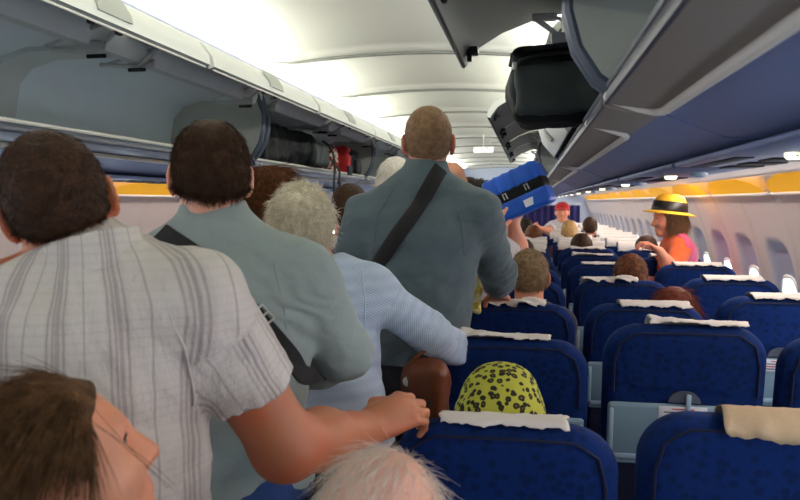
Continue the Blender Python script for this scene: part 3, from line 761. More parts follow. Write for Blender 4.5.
def fabfn(J, tor, sleeves=True):
    mid, R, F, U = tor
    def fab(v):
        p = v-mid; u = p@R; f = p@F; w = p@U; ang = np.arctan2(u, -f)
        o = np.stack([np.clip(ang, -pi, pi)*.155*.55+u*.45, w, np.zeros(len(v))], 1); bd = np.full(len(v), .068)
        for q in ('L', 'R') if sleeves else ():
            for i, (a, b) in enumerate(((J['sh'+q], J['el'+q]), (J['el'+q], J['wr'+q]))):
                ab = b-a; l = np.linalg.norm(ab); dr = ab/l; t = (v-a)@dr
                out = unit((J['sh'+q]-mid)); e1 = unit(np.cross(dr, out)+1e-6); e2 = np.cross(dr, e1)
                pp = v-a-np.clip(t, 0, l)[:, None]*dr; d = np.linalg.norm(pp, axis=1)
                ok = (d < bd+.02) & (t > (.055 if i == 0 else 0)) & (t < l+.03)
                side = np.abs(p@R) > np.linalg.norm(J['shR']-J['shL'])*.46
                ok &= side | (i == 1) | (t > .16)
                o[ok] = np.stack([np.arctan2(pp@e1, pp@e2)*.06+.21, -t-i*.3, np.ones(len(v))], 1)[ok]
        return o
    return fab
def wrinkle(freq, amp, seed, lo=None, hi=None):
    N = Sines(freq, seed); f = lambda X_, Y_, Z_: amp*(N(X_, Y_, Z_)+.6*np.abs(N(X_*1.7+3, Y_*1.7, Z_*1.7)))
    return ('add', f) if lo is None else ('add', f, lo, hi)
def around(c, rad, freq, amp, seed, dr=None):
    """crumples that fade away from the point c; bands across the direction dr"""
    N = Sines(freq, seed, 7); c = np.asarray(c, float)
    def f(X_, Y_, Z_):
        r2 = (X_-c[0])**2+(Y_-c[1])**2+(Z_-c[2])**2; w = np.exp(-r2/(rad*rad))
        v = N(X_, Y_, Z_)
        if dr is not None: v = np.sin(((X_-c[0])*dr[0]+(Y_-c[1])*dr[1]+(Z_-c[2])*dr[2])*190+1.8*v)
        return amp*w*v
    return ('add', f, c-2.2*rad, c+2.2*rad)
def person(label, J, skin_m, head=None, h=.007, b=1., shirt=None, trousers=None, hair=None, group=None, hands='both', handR=None, handL=None, hs=1., extra_hair=(), cloth_h=None, legs=True):
    """one person: the body is a single mesh; hair, shirt, trousers and shoes are children"""
    s = J['s']; root = thing('person', label, 'person', (float(J['hip'][0]), float(J['hip'][1]), 0.), group=group); O = A(*root.location)
    Rh = head if head is not None else frame(A(*J['F']))
    T, tor = torso_prims(J, -.014 if shirt else 0, b); HP, hops = head_prims(J['head'], Rh, hs, J['neck'])
    P = T+HP
    for q in ('L', 'R'):
        P += arm_prims(J, q)
        spec = handR if q == 'R' else handL
        if spec is None:
            dr = unit(J['wr'+q]-J['el'+q]); n = unit(-tor[1] if q == 'R' else tor[1]); P += hand_prims(J['wr'+q], dr, n, q == 'R', s, .75)
        elif spec != 'none': P += spec
    P += leg_prims(J)
    for q in ('L', 'R'):
        a = J['an'+q]; P.append((Cap(a+A(0, 0, -.03), a+A(*J['F'])*.15*s+A(0, 0, -.045), .036*s, .026*s), .02))
    body, f, v, qd = solid('body', P, h, skin_m, root, hops, O)
    out = dict(root=root, tor=tor, Rh=Rh, O=O, hs=hs, J=J)
    sh_h = cloth_h or h
    if shirt:
        g = shirt.get('g', .012); T2, _ = torso_prims(J, g, b); mid, R, F, U = tor; ops = []
        hem = shirt.get('hem', J['hip'][2]-.05); ops += list(shirt.get('ops', ()))
        zc = (mid[2]+hem)/2; c1 = mid*.45+J['hip']*.55
        T2.append((Cap(mid-U*.22, J['hip']+U*.02, .128*s*b+g, .132*s*b+g, (F, 1.22)), .06))
        for q in ('L', 'R'):
            sh, el, wr = J['sh'+q], J['el'+q], J['wr'+q]; sg = shirt.get('sg', g); ln = shirt.get('sleeve', 2.)
            if ln >= 1:
                e = wr*(ln-1)+el*(2-ln); r3 = shirt.get('cuff', .036)*s+sg*.5
                T2 += [(Cap(sh, el, .060*s+sg, .049*s+sg), .022), (Cap(el, el*.5+e*.5, .048*s+sg, .043*s+sg), .03), (Cap(el*.5+e*.5, e, .043*s+sg, r3), .02)]
                T2.append((Cap(e-unit(e-el)*.03, e, r3+.0025, r3+.0025), .004))
                ops.append(('sub', Cap(e, e+unit(e-el)*.05, r3-.004), .004))
            elif ln > 0:
                e = sh*(1-ln)+el*ln; dr = unit(el-sh); rc = shirt.get('cuff', .058)*s+sg*.6
                T2.append((Cut(Cap(sh, e+dr*.03, .060*s+sg, rc), Plane(dr, e)), .022))
                T2.append((Cut(Cap(e-dr*.026, e+dr*.02, rc+.0035), Plane(dr, e)), .002))
                ops.append(('sub', Cap(e-dr*.008, e+dr*.02, rc-.011), .003))
        if shirt.get('collar'):
            cg = shirt['collar']; nb = J['neck']; up = unit(J['head']-nb); T2.append((Cap(nb-up*.02, nb+up*cg, .072*s, .067*s), .012))
            ops.append(('sub', Cap(nb+up*(cg*.55), nb+up*(cg+.12), .056*s), .006)); ops.append(('sub', RBox(nb+up*(cg+.06), A(.2, .2, .06), .003, frame(F, up)), .004))
        else:
            nb = J['neck']; up = unit(J['head']-nb); ops.append(('sub', Cap(nb+up*.035, nb+up*.14, .066*s, .08*s), .012))
        ops.append(('cut', Plane((0, 0, -1), (0, 0, hem))))
        o, sf, sv, sq = solid('shirt' if not shirt.get('name') else shirt['name'], T2, sh_h, shirt['m'], root, ops, O, fabfn(J, tor, shirt.get('sleeve', 2) > 0))
        out['shirt'] = o; out['sf'] = sf
    if trousers:
        T3 = leg_prims(J, .016)+[(Ell(J['hip'], A(.172*s*b+.01, .125*s*b+.01, .15*s)), .05)]
        ops = [('cut', Plane((0, 0, 1), J['hip']+A(0, 0, .085*s))), ('cut', Plane((0, 0, -1), (0, 0, .06))), wrinkle((9, 9, 14), .003, 5)]
        solid('trousers', T3, .012, trousers, root, ops, O)
        for q in ('L', 'R'):
            a = J['an'+q]; F_ = A(*J['F']); solid('shoe', [(Cap(a+A(0, 0, -.035)-F_*.03, a+F_*.17*s+A(0, 0, -.05), .042*s, .036*s), .02), (Cap(a+A(0, 0, -.01), a+A(0, 0, -.045), .046*s), .02)], .012, M['black'], root, [('cut', Plane((0, 0, -1), (0, 0, .0)))], O)
    if hair: out['hair'] = do_hair(out, hair)
    return out
def do_hair(o, hr):
    J, R, s, O = o['J'], o['Rh'], o['hs'], o['O']; c = J['head']; L = lambda x, y, z: c+R@(s*A(x, y, z)); e = lambda x, y, z: A(x, y, z)*s
    g = hr.get('g', .007); m = HR[hr['c']]
    P = [(Ell(L(0, -.008, .023), e(.075+g, .095+g, .088+g), R), .02), (Ell(L(0, -.036, -.022), e(.062+g, .058+g, .068+g), R), .03)]
    b0, b1 = hr.get('line', (-.012, .70)); ops = []
    kind = hr.get('kind', 'short')
    if kind == 'short':
        ops.append(('cut', Plane(R@A(0, b1, -1), L(0, 0, b0))))
        for q in (-1, 1): ops.append(('sub', Ell(L(q*.088, -.008, -.016), e(.022, .025, .036), R), .008)); ops.append(('sub', Ell(L(q*.075, .050, -.045), e(.04, .05, .05), R), .012))
        if hr.get('bald'): ops.append(('sub', Ell(L(0, -.0, .085), e(*hr['bald']), R), .02))
    else:                                            # long: hangs from the head to the shoulders
        ln = hr.get('len', .16)
        P += [(Cap(L(0, -.035, .0), L(0, -.050, -ln), .080*s, hr.get('tail', .062)*s), .04)]
        for q in (-1, 1): P.append((Cap(L(q*.050, -.035, .02), L(q*.050, -.045, -ln*.85), .036*s, .030*s), .03))
        ops.append(('sub', Ell(L(0, .098, -.045), e(.095, .088, .112), R), .02))
        if hr.get('ear'): 
            for q in (-1, 1): ops.append(('sub', Ell(L(q*.085, -.004, -.020), e(.036, .030, .040), R), .008))
    P += list(hr.get('extra', ()))
    N = Sines(hr.get('nf', (34, 34, 34)), hr.get('seed', 3)); a = hr.get('na', .0018)
    ops.append(('add', lambda X_, Y_, Z_: a*N(X_, Y_, Z_)))
    ho, f, v, q = solid('hair', P, hr.get('h', .005), m, o['root'], ops, O)
    n = hr.get('n', 0)
    if n:
        nn = vnormals(v, q); loc = (v-c)@R/s
        if kind == 'short': keep = np.arange(len(v))
        else: keep = np.arange(len(v))
        # keep only the outer side of the cap
        keep = keep[((v-c)*nn).sum(1)[keep] > 0]
        if hr.get('noear'):
            keep = keep[(np.linalg.norm((loc[keep]-A(.08, .0, -.015)), axis=1) > .045) & (loc[keep][:, 1] < .06)]
        if hr.get('hat'): keep = keep[(loc[keep][:, 2] < .03) & (loc[keep][:, 1] < .035)]
        i = rng.choice(keep, n); p = v[i]+nn[i]*-.002; no = nn[i]; cr = L(*hr.get('crown', (0.0, -.055, .10)))
        fl = p-cr
        if kind == 'long': fl = fl*.6+A(0, 0, -1)*.12
        if 'flow' in hr: fl = fl*.35+np.asarray(hr['flow'], float)*.1
        fl = fl-no*(fl*no).sum(1)[:, None]; fl /= np.maximum(np.linalg.norm(fl, axis=1), 1e-6)[:, None]
        up = hr.get('up', .45); d = no*up+fl*(1-up)
        d /= np.linalg.norm(d, axis=1)[:, None]
        strands('hair_strands', p, d, hr.get('len_s', .014), m, ho, O, hr.get('r', .00055), gv=hr.get('gv', .2), jit=hr.get('jit', .25), curl=hr.get('curl', 0))
    return ho
def eyes(o, white=(225, 222, 215)):
    if 'eye' not in M:
        N = NT('eyeball'); N.col(lin((196, 188, 180))); N.set(Roughness=.15); M['eye'] = N.m; M['iris'] = plain('iris', (50, 36, 26), .2)
    c, R, s = o['J']['head'], o['Rh'], o['hs']
    for q in (-1, 1):
        p = c+R@(s*A(q*.031, .0735, .001)); e, *_ = solid('eye', [(Ell(p, A(.0125, .0125, .0125)*s), .001)], .003, M['eye'], o['root'], (), o['O'], pad=.01)
        MB().tube([c+R@(s*A(*a_))-o['O'] for a_ in ((q*.017, .0875, .002), (q*.025, .0895, .007), (q*.035, .0875, .0075), (q*.046, .0785, .002))], [.0006, .0014, .0016, .0006], 6).build('eyelash', M['black'], o['root'], auto=None)
        i, *_ = solid('iris', [(Ell(p+R@A(0, .0085, 0)*s, A(.006, .005, .006)*s, R), .001)], .0018, M['iris'], e, (), o['O'], pad=.008)

def fabric(name, c, rough=.9, var=.12, vs=14, weave=900, wb=.25, sheen=.15):
    N = NT(name); c = lin(c); v = N.coord(); f = N.noise(v, vs, 4, .6); g = N.noise(v, weave, 2)
    N.col(N.mix(N.math('MULTIPLY_ADD', f, .7, N.math('MULTIPLY', g, .3)), tuple(x*(1-var) for x in c), tuple(x*(1+var) for x in c)))
    N.set(Roughness=rough); N.b.inputs['Sheen Weight'].default_value = sheen; N.bump(N.math('ADD', N.math('MULTIPLY', g, .15), N.math('MULTIPLY', N.noise(v, 17, 4, .55, (1, 1, 1.5)), 1.5)), .45, .009); return N.m
def checked():
    N = NT('checked_linen'); fab = N.attr('fab'); sp = N.n('ShaderNodeSeparateXYZ'); v = N.coord()
    wob = N.noise(v, 9, 2); N.l(fab, sp.inputs[0]); U = N.math('MULTIPLY_ADD', wob, .006, sp.outputs[0]); Vv = sp.outputs[1]
    fr = lambda x, p, o=0: N.math('FRACT', N.math('MULTIPLY_ADD', x, 1/p, o+40))
    b = fr(U, .082); band = N.math('MULTIPLY', N.ramp(b, .12, .2), N.math('SUBTRACT', 1, N.ramp(b, .48, .56)))
    fine = N.math('LESS_THAN', fr(U, .0074), .42); thin = N.math('LESS_THAN', N.math('ABSOLUTE', N.math('SUBTRACT', b, .80)), .018)
    thin2 = N.math('LESS_THAN', N.math('ABSOLUTE', N.math('SUBTRACT', b, .34)), .016)
    hz = N.math('LESS_THAN', fr(Vv, .0125), .28); hb = N.ramp(fr(Vv, .11), .5, .62)
    c0 = N.mix(N.noise(v, 5, 3), lin((196, 191, 184)), lin((214, 209, 202)))
    k = N.math('MULTIPLY', band, N.math('MULTIPLY_ADD', fine, .42, .20))
    c1 = N.mix(k, c0, lin((140, 128, 128)))
    c2 = N.mix(N.math('MULTIPLY', N.math('ADD', thin, thin2, clamp=True), .34), c1, lin((96, 88, 88)))
    c3 = N.mix(N.math('MULTIPLY', hz, N.math('MULTIPLY_ADD', hb, .04, .05)), c2, lin((120, 110, 110)))
    N.col(c3); N.set(Roughness=.9); N.b.inputs['Sheen Weight'].default_value = .1
    N.bump(N.math('ADD', N.math('MULTIPLY', N.noise(v, 700, 2), .25), N.math('MULTIPLY', N.noise(v, 26, 5, .62, (1.3, 1, .7)), 2.2)), .6, .007); return N.m
def knit():
    N = NT('knitted_wool'); fab = N.attr('fab'); sp = N.n('ShaderNodeSeparateXYZ'); N.l(fab, sp.inputs[0]); v = N.coord()
    U, Vv = sp.outputs[0], sp.outputs[1]
    a = N.math('SINE', N.math('MULTIPLY', U, 2*pi/.0085)); b2 = N.math('SINE', N.math('MULTIPLY', Vv, 2*pi/.0075)); bd = N.math('SINE', N.math('MULTIPLY', Vv, 2*pi/.034))
    h = N.math('ADD', N.math('MULTIPLY', a, b2), N.math('MULTIPLY', bd, .9)); hh = N.math('MULTIPLY_ADD', h, .22, .5)
    N.col(N.mix(N.math('MULTIPLY_ADD', N.noise(v, 10, 3), .4, N.math('MULTIPLY', hh, .6)), lin((152, 176, 204)), lin((204, 218, 234))))
    N.set(Roughness=.95); N.b.inputs['Sheen Weight'].default_value = .2; N.bump(hh, .8, .005); return N.m
def leopard():
    N = NT('leopard_cloth'); v = N.coord(); d = N.n('ShaderNodeTexVoronoi'); d.inputs['Scale'].default_value = 60; d.inputs['Randomness'].default_value = .75
    nz = N.n('ShaderNodeTexNoise'); nz.inputs['Scale'].default_value = 45; N.l(v, nz.inputs['Vector'])
    mx = N.n('ShaderNodeMix', data_type='VECTOR'); mx.inputs[0].default_value = .012; N.l(v, mx.inputs[4]); N.l(nz.outputs['Color'], mx.inputs[5]); N.l(mx.outputs[1], d.inputs['Vector'])
    k = N.math('SUBTRACT', 1, N.ramp(d.outputs['Distance'], .40, .47)); inner = N.math('SUBTRACT', 1, N.ramp(d.outputs['Distance'], .10, .16))
    c = N.mix(k, lin((176, 178, 62)), lin((28, 28, 16))); N.col(N.mix(N.math('MULTIPLY', inner, .8), c, lin((120, 112, 34))))
    N.set(Roughness=.85); return N.m
M['hoodie'] = fabric('grey_green_jersey', (138, 152, 150), var=.08); M['teal'] = fabric('grey_teal_jersey', (78, 94, 100), var=.14, weave=500)
M['jeans'] = fabric('blue_denim', (26, 58, 112), var=.25, vs=30); M['navy'] = fabric('dark_navy_cloth', (18, 22, 38)); M['linen'] = checked(); M['knit'] = knit()
M['orange'] = fabric('orange_cloth', (226, 96, 40)); M['pinkcloth'] = fabric('pink_patterned_cloth', (214, 84, 120), var=.45, vs=60); M['whitecloth'] = fabric('white_cotton', (205, 208, 212)); M['greycloth'] = fabric('grey_cotton', (110, 116, 126))
M['strap'] = fabric('black_webbing', (20, 21, 24), weave=1400, var=.2); M['leo'] = leopard(); M['pants'] = fabric('khaki_cloth', (92, 84, 70)); M['bluecloth'] = fabric('blue_cotton', (52, 70, 112)); M['redcloth'] = fabric('red_cotton', (190, 30, 36)); M['purple'] = fabric('plum_cotton', (86, 52, 82))

# --- the man in the checked shirt, hand on the nearest seat
J = stand(1.635, -.655, .985, 0); J.update(ar=(.062, .056, .050, .037), head=A(-.682, .985, 1.533), neck=A(-.630, .985, 1.432), shR=A(-.482, 1.01, 1.383), shL=A(-.820, .935, 1.385), elR=A(-.385, 1.125, 1.135), wrR=A(-.302, 1.375, 1.092), hip=A(-.645, .985, .90))
hd = hand_prims(J['wrR'], (.72, .63, .30), (.15, .75, -.60), True, 1.08, 1.0, 1.12)
hd += [(Ell(J['wrR']+A(.036, .034, .016), A(.028, .050, .040), frame((.72, .63, .30))), .02)]
P1 = person('man with cropped dark hair in cream checked short-sleeved shirt, gripping the nearest seat', J, SK['tan'], frame((-.52, .85, .02), (-.33, 0, 1)), .0045, 1.12,
    dict(m=M['linen'], g=.018, sg=.025, sleeve=.60, cuff=.060, hem=.80, collar=.058, ops=[wrinkle((5, 5, 8), .0032, 11), wrinkle((15, 10, 13), .0015, 12), around(A(-.62, .86, 1.2), .22, (5, 5, 10), .004, 14)], name='shirt'),
    M['pants'], dict(c='dark', g=.004, n=22000, len_s=.012, up=.16, seed=2, line=(-.012, .50), h=.004, r=.00035, jit=.18, na=.001), handR=hd, cloth_h=.0055, hs=.89)
up_ = unit(A(-.30, .05, 1)); cc = A(-.618, .975, 1.452)
solid('collar', [(Cut(Cut(Cap(cc-up_*.08, cc+up_*.08, .0745, .0705), Plane(up_, cc+up_*.026-A(0, .010, 0))), Plane(-up_, cc-up_*.030)), .001)], .004, M['linen'], P1['root'], [('sub', Cap(cc-up_*.12, cc+up_*.12, .0665, .064), .003)], P1['O'], fabfn(P1['J'], P1['tor'], False))
# --- the young man in the grey-green hoodie
J = stand(1.70, -.645, 1.46, 0); J.update(head=A(-.652, 1.45, 1.588), neck=A(-.645, 1.445, 1.470), shR=A(-.462, 1.475, 1.375), shL=A(-.825, 1.43, 1.365), elR=A(-.404, 1.585, 1.198), wrR=A(-.555, 1.69, 1.105), hip=A(-.625, 1.47, .93))
P2 = person('young man with dark brown hair in grey-green sweater, black strap across his back', J, SK['fair'], frame((-.42, .9, .0), (.03, 0, 1)), .0055, .98,
    dict(m=M['hoodie'], g=.014, sg=.012, sleeve=1.95, hem=.935, collar=.062, ops=[wrinkle((3, 3, 7), .0024, 21), around(A(-.47, 1.40, 1.30), .09, (5, 5, 5), .003, 77, unit((.7, 0, .7))), around(J['elR'], .06, (9, 9, 9), .004, 5, unit((.3, .5, 1.0))), around(A(-.55, 1.36, 1.28), .16, (3, 3, 12), .0022, 7, None)], name='sweater'),
    M['jeans'], dict(c='dark', g=.006, n=20000, len_s=.024, up=.06, seed=5, line=(-.010, .46), h=.0045, r=.0004, jit=.14, na=.001), hs=.95)
# --- the grey-haired person in the pale blue knit
J = stand(1.56, -.585, 1.96, 0); J.update(head=A(-.625, 1.975, 1.462), neck=A(-.590, 1.95, 1.352), shR=A(-.430, 1.985, 1.290), shL=A(-.745, 1.93, 1.285), elR=A(-.275, 2.085, 1.150), wrR=A(-.175, 2.31, 1.035), hip=A(-.555, 1.96, .87))
P3 = person('short person with tousled grey hair in pale blue knitted sweater, leaning on a seat', J, SK['rosy'], frame((-.28, .95, -.30), (-.05, 0, 1)), .006, 1.1,
    dict(m=M['knit'], g=.020, sg=.014, sleeve=1.9, hem=.86, collar=.02, ops=[wrinkle((4, 4, 7), .004, 31), around(J['elR'], .06, (9, 9, 9), .004, 6, unit((1, .2, -.6)))], name='sweater'),
    M['navy'], dict(c='grey', g=.006, n=7000, len_s=.040, up=.14, seed=8, line=(-.035, .45), h=.0045, na=.004, nf=(18, 18, 18), jit=.38, curl=.24, gv=.3, crown=(.01, -.085, .055), r=.0008), hs=.95)
# --- the tall man
J = stand(1.845, -.365, 2.46, 0); J.update(head=A(-.338, 2.475, 1.735), neck=A(-.345, 2.445, 1.600), shR=A(-.165, 2.455, 1.492), shL=A(-.548, 2.445, 1.482), elR=A(-.112, 2.655, 1.282), wrR=A(-.112, 2.885, 1.180), elL=A(-.625, 2.44, 1.20), wrL=A(-.58, 2.62, 1.02), hip=A(-.375, 2.46, 1.0))
for q in ('L', 'R'):
    for n in ('hi', 'kn', 'an'): J[n+q] = J[n+q]-A(.06, 0, 0)
hd = hand_prims(J['wrR'], (.02, .75, -.35), (0, -.2, -1), True, 1.05, .95)
P4 = person('tall man with close-cropped light brown hair in grey-teal sweater, black strap across his back', J, SK['rosy'], frame((-.15, 1, 0)), .0055, 1.02,
    dict(m=M['teal'], g=.014, sg=.013, sleeve=1.84, cuff=.036, hem=1.0, collar=.075, ops=[wrinkle((4, 4, 8), .0035, 41), around(J['elR'], .10, (9, 9, 9), .0055, 9, unit((.2, .9, -.5))), around(A(-.36, 2.34, 1.15), .2, (5, 5, 12), .004, 3)], name='sweater'),
    M['navy'], dict(c='light', g=.003, n=12000, len_s=.006, up=.4, r=.0004, na=.0008, seed=9, line=(-.030, .55), h=.0045), handR=hd)
# seam lines along the back of the sweaters
def on_back(P, pts, d, off=.0015, n=30):
    """points (x, z) laid onto the back of a garment"""
    o = []; no = []
    pts = [A(*p) for p in pts]
    for i in range(n):
        t = i/(n-1)*(len(pts)-1); k = min(int(t), len(pts)-2); p = pts[k]*(1-(t-k))+pts[k+1]*(t-k)
        q, g = P['sf'].drop(p, d, off); o.append(q); no.append(g)
    return o, no
# --- the girl, close to the camera
J = stand(1.345, -.545, .70, -1.05, .135); J.update(head=A(-.520, .735, 1.235), neck=A(-.535, .705, 1.115))
GIRL = person('girl with long light brown hair looking up, in profile beside the checked shirt', J, SK['child'], frame((.76, .56, .34)), .0045, .85,
    dict(m=M['purple'], g=.010, sleeve=1.9, hem=.62), M['jeans'], dict(c='brown', kind='long', ear=True, len=.17, g=.008, noear=1, n=16000, len_s=.07, up=.04, seed=12, h=.0045, crown=(0, .02, .11), flow=(-.6, -.3, -.7), jit=.11, gv=.15, r=.0004, na=.001), hs=.88)
eyes(GIRL)
wp = []; hc_, Rh_ = J['head'], GIRL['Rh']
for k in range(3):
    a = A(.055+random.uniform(-.012, .012), .045+random.uniform(-.02, .02), .075+random.uniform(-.02, .02)); b_ = A(.062, .075, .01+random.uniform(-.012, .012)); c_ = A(.056+random.uniform(-.008, .006), .098+random.uniform(-.01, .012), -.055+random.uniform(-.012, .012))
    wp.append([hc_+Rh_@((1-t)**2*a+2*t*(1-t)*b_+t*t*c_) for t in np.linspace(0, 1, 8)])
mb = MB()
for w_ in wp: mb.tube([p-GIRL['O'] for p in w_], [.0003]*7+[.0002], 5)
mb.build('wisp', HR['brown'], GIRL['root'], auto=None)
# --- the seated man with a bald crown just in front of the camera
J = sit(1.245, -.182, .885); J['head'] = A(-.178, .875, 1.112)
BALD = person('seated person with thin white hair over a pink scalp, just below the camera', J, SK['pale'], frame((.05, 1, -.22)), .005, 1.05, dict(m=M['greycloth'], hem=.55), M['pants'],
    dict(c='white', g=.003, n=1500, len_s=.016, up=.0, seed=14, line=(-.01, .55), h=.0045, bald=(.085, .11, .062), gv=.2, jit=.25, curl=.08, r=.0003, flow=(0, -.4, -1)))
i = rng.normal(size=(1300, 3)); i[:, 2] = np.abs(i[:, 2]); i /= np.linalg.norm(i, axis=1)[:, None]
rt = J['head']+(i*A(.076, .096, .089)+A(0, -.006, .022))@BALD['Rh'].T; no = i@BALD['Rh'].T
dd = rt-(J['head']+BALD['Rh']@A(.02, .05, .10)); dd = dd-no*(dd*no).sum(1)[:, None]; dd /= np.maximum(np.linalg.norm(dd, axis=1), 1e-6)[:, None]
strands('thin_hair', rt, dd*.98+no*.05, .055, HR['white'], BALD['root'], BALD['O'], .0003, gv=.08, jit=.12, curl=.06)
# --- others in the queue
J = stand(1.645, -.905, 2.50, .1); person('woman with long chestnut hair behind the grey-haired person', J, SK['fair'], None, .007, .95, dict(m=M['purple'], hem=.9), M['navy'], dict(c='chestnut', kind='long', len=.20, g=.012, n=7000, len_s=.09, up=.08, h=.006, gv=.1, jit=.12, r=.0008, na=.003))
J = stand(1.60, -.78, 3.15, 0); person('dark-haired person in white top glimpsed left of the tall man', J, SK['tan'], None, .009, .95, dict(m=M['whitecloth'], hem=.9), M['navy'], dict(c='dark', h=.008))
J = stand(1.715, -.555, 3.05, 0); J.update(elR=A(-.30, 3.06, 1.22), wrR=A(-.175, 2.93, 1.315)); person('pale-haired person just left of the tall man\'s neck', J, SK['fair'], None, .008, 1, dict(m=M['greycloth'], hem=.9, sleeve=1.4), M['jeans'], dict(c='white', h=.007, g=.007, n=3000, len_s=.02, up=.1), handR=hand_prims(J['wrR'], (.1, -.2, -1), (0, 1, 0), True, 1, .8))
J = stand(1.755, -.425, 4.05, 0); person('bald man in dark blue glimpsed right of the tall man\'s neck', J, SK['fair'], None, .009, 1, dict(m=M['bluecloth'], hem=.95), M['navy'], None)
J = stand(1.70, -.42, 5.2, 0); person('dark-haired man in grey shirt, two places beyond the bald man', J, SK['fair'], None, .010, 1, dict(m=M['greycloth'], hem=.9), M['navy'], dict(c='dark', h=.009))
J = stand(1.70, -.36, 6.3, 0); person('brown-haired person in white near the far end of the queue', J, SK['fair'], None, .012, 1, dict(m=M['whitecloth'], hem=.9), M['navy'], dict(c='brown', h=.010))
# --- the passenger lifting the blue suitcase
J = stand(1.66, -.395, 3.50, -.25); J.update(head=A(-.235, 3.515, 1.515), neck=A(-.265, 3.48, 1.37), shR=A(-.135, 3.45, 1.305), shL=A(-.425, 3.53, 1.31), hip=A(-.395, 3.50, .86), elR=A(-.045, 3.52, 1.27), wrR=A(-.075, 3.50, 1.43), elL=A(-.345, 3.42, 1.24), wrL=A(-.168, 3.34, 1.392))
hR = hand_prims(J['wrR'], (-.15, 0, 1), (0, -.3, 1), True, 1, .3); hL = hand_prims(J['wrL'], (.3, .05, .9), (.6, .5, -.1), False, 1, .55)
LIFT = person('dark-haired passenger in white shirt lifting the blue suitcase overhead', J, SK['fair'], None, .007, .95, dict(m=M['whitecloth'], hem=.85, sleeve=.6), M['jeans'], dict(c='black', h=.006, g=.010, n=4000, len_s=.02), handR=hR, handL=hL)
# --- woman in the yellow hat
J = stand(1.555, .93, 5.02, 1.28, .155); J.update(head=A(.880, 5.0, 1.430), neck=A(.92, 5.02, 1.305), shR=A(.935, 5.16, 1.235), shL=A(.945, 4.885, 1.235), elL=A(.86, 4.74, 1.11), wrL=A(.775, 4.66, 1.235), hip=A(1.0, 5.02, .80), elR=A(.84, 5.24, 1.03), wrR=A(.74, 5.16, .95))
HATW = person('woman in yellow straw hat and orange and pink top, standing by the windows', J, SK['rosy'], frame((-.97, -.12, -.10)), .0055, .85,
    dict(m=M['orange'], g=.010, sleeve=1.3, hem=.72, name='blouse'), M['jeans'], dict(c='light', kind='long', len=.20, g=.006, hat=1, n=6000, len_s=.11, up=.03, h=.006, jit=.06, gv=.1, r=.0006, tail=.05, na=.0008), handL=hand_prims(J['wrL'], (-.75, -.1, .5), (-.3, .0, -1), False, .95, .9), hs=.95)
eyes(HATW)
vest, *_ = solid('vest', torso_prims(J, .020, .85)[0], .008, M['pinkcloth'], HATW['root'], [('cut', Plane((0, 0, -1), (0, 0, .78))), ('cut', Plane(A(-1, -.35, .0), (.945, 4.86, 1.2))), wrinkle((7, 7, 12), .004, 61)], HATW['O'])
Rt = HATW['Rh']@Matrix.Rotation(math.radians(12), 3, 'X'); Rt = np.array(Rt)
def hatpt(r, a, z): return HATW['J']['head']-HATW['O']+Rt@A(r*math.cos(a)*.86, r*math.sin(a), z)
yel = NT('yellow_straw'); vv = yel.coord(); yel.col(yel.mix(yel.noise(vv, 120, 3), lin((236, 172, 24)), lin((250, 206, 60)))); yel.set(Roughness=.8); yel.bump(yel.noise(vv, 300, 2), .5, .003)
def hat_surface(prof, n=40):
    mb = MB(); rows = [[mb.bm.verts.new(hatpt(r, 2*pi*k/n, z)) for k in range(n)] for r, z in prof]
    for a, b_ in zip(rows, rows[1:]):
        for k in range(n): mb.bm.faces.new((a[k], a[(k+1) % n], b_[(k+1) % n], b_[k]))
    mb.bm.faces.new(rows[0][::-1]); mb.bm.faces.new(rows[-1]); return mb
hat = hat_surface([(.02, .152), (.05, .150), (.082, .136), (.100, .105), (.106, .06), (.108, .040), (.135, .036), (.165, .028), (.166, .022), (.135, .028), (.100, .030)]).build('hat', yel.m, HATW['root'], auto=60)
hat_surface([(.1000, .103), (.1075, .100), (.1150, .046), (.113, .040), (.1, .05)]).build('hat_band', M['black'], hat, auto=60)
# --- person in the leopard headscarf
J = sit(1.150, -.062, 1.745); J['head'] = A(-.062, 1.745, 1.036)
SC = person('person in yellow-green leopard headscarf, seated behind the nearest blue aisle seat', J, SK['fair'], frame((.03, 1, -.05)), .007, 1, dict(m=M['purple'], hem=.55), M['navy'], None)
Rs = SC['Rh']; c_ = J['head']; Lq = lambda *p: c_+Rs@A(*p)
solid('headscarf', [(Ell(Lq(0, -.010, .016), A(.098, .116, .104), Rs), .02), (Ell(Lq(0, -.045, -.04), A(.108, .085, .09), Rs), .05), (Cap(Lq(0, -.03, -.10), Lq(0, -.02, -.17), .10, .115), .05)], .006, M['leo'], SC['root'],
    [('sub', Ell(Lq(0, .095, -.04), A(.056, .065, .085), Rs), .02), wrinkle((6, 6, 9), .003, 71)], SC['O'])
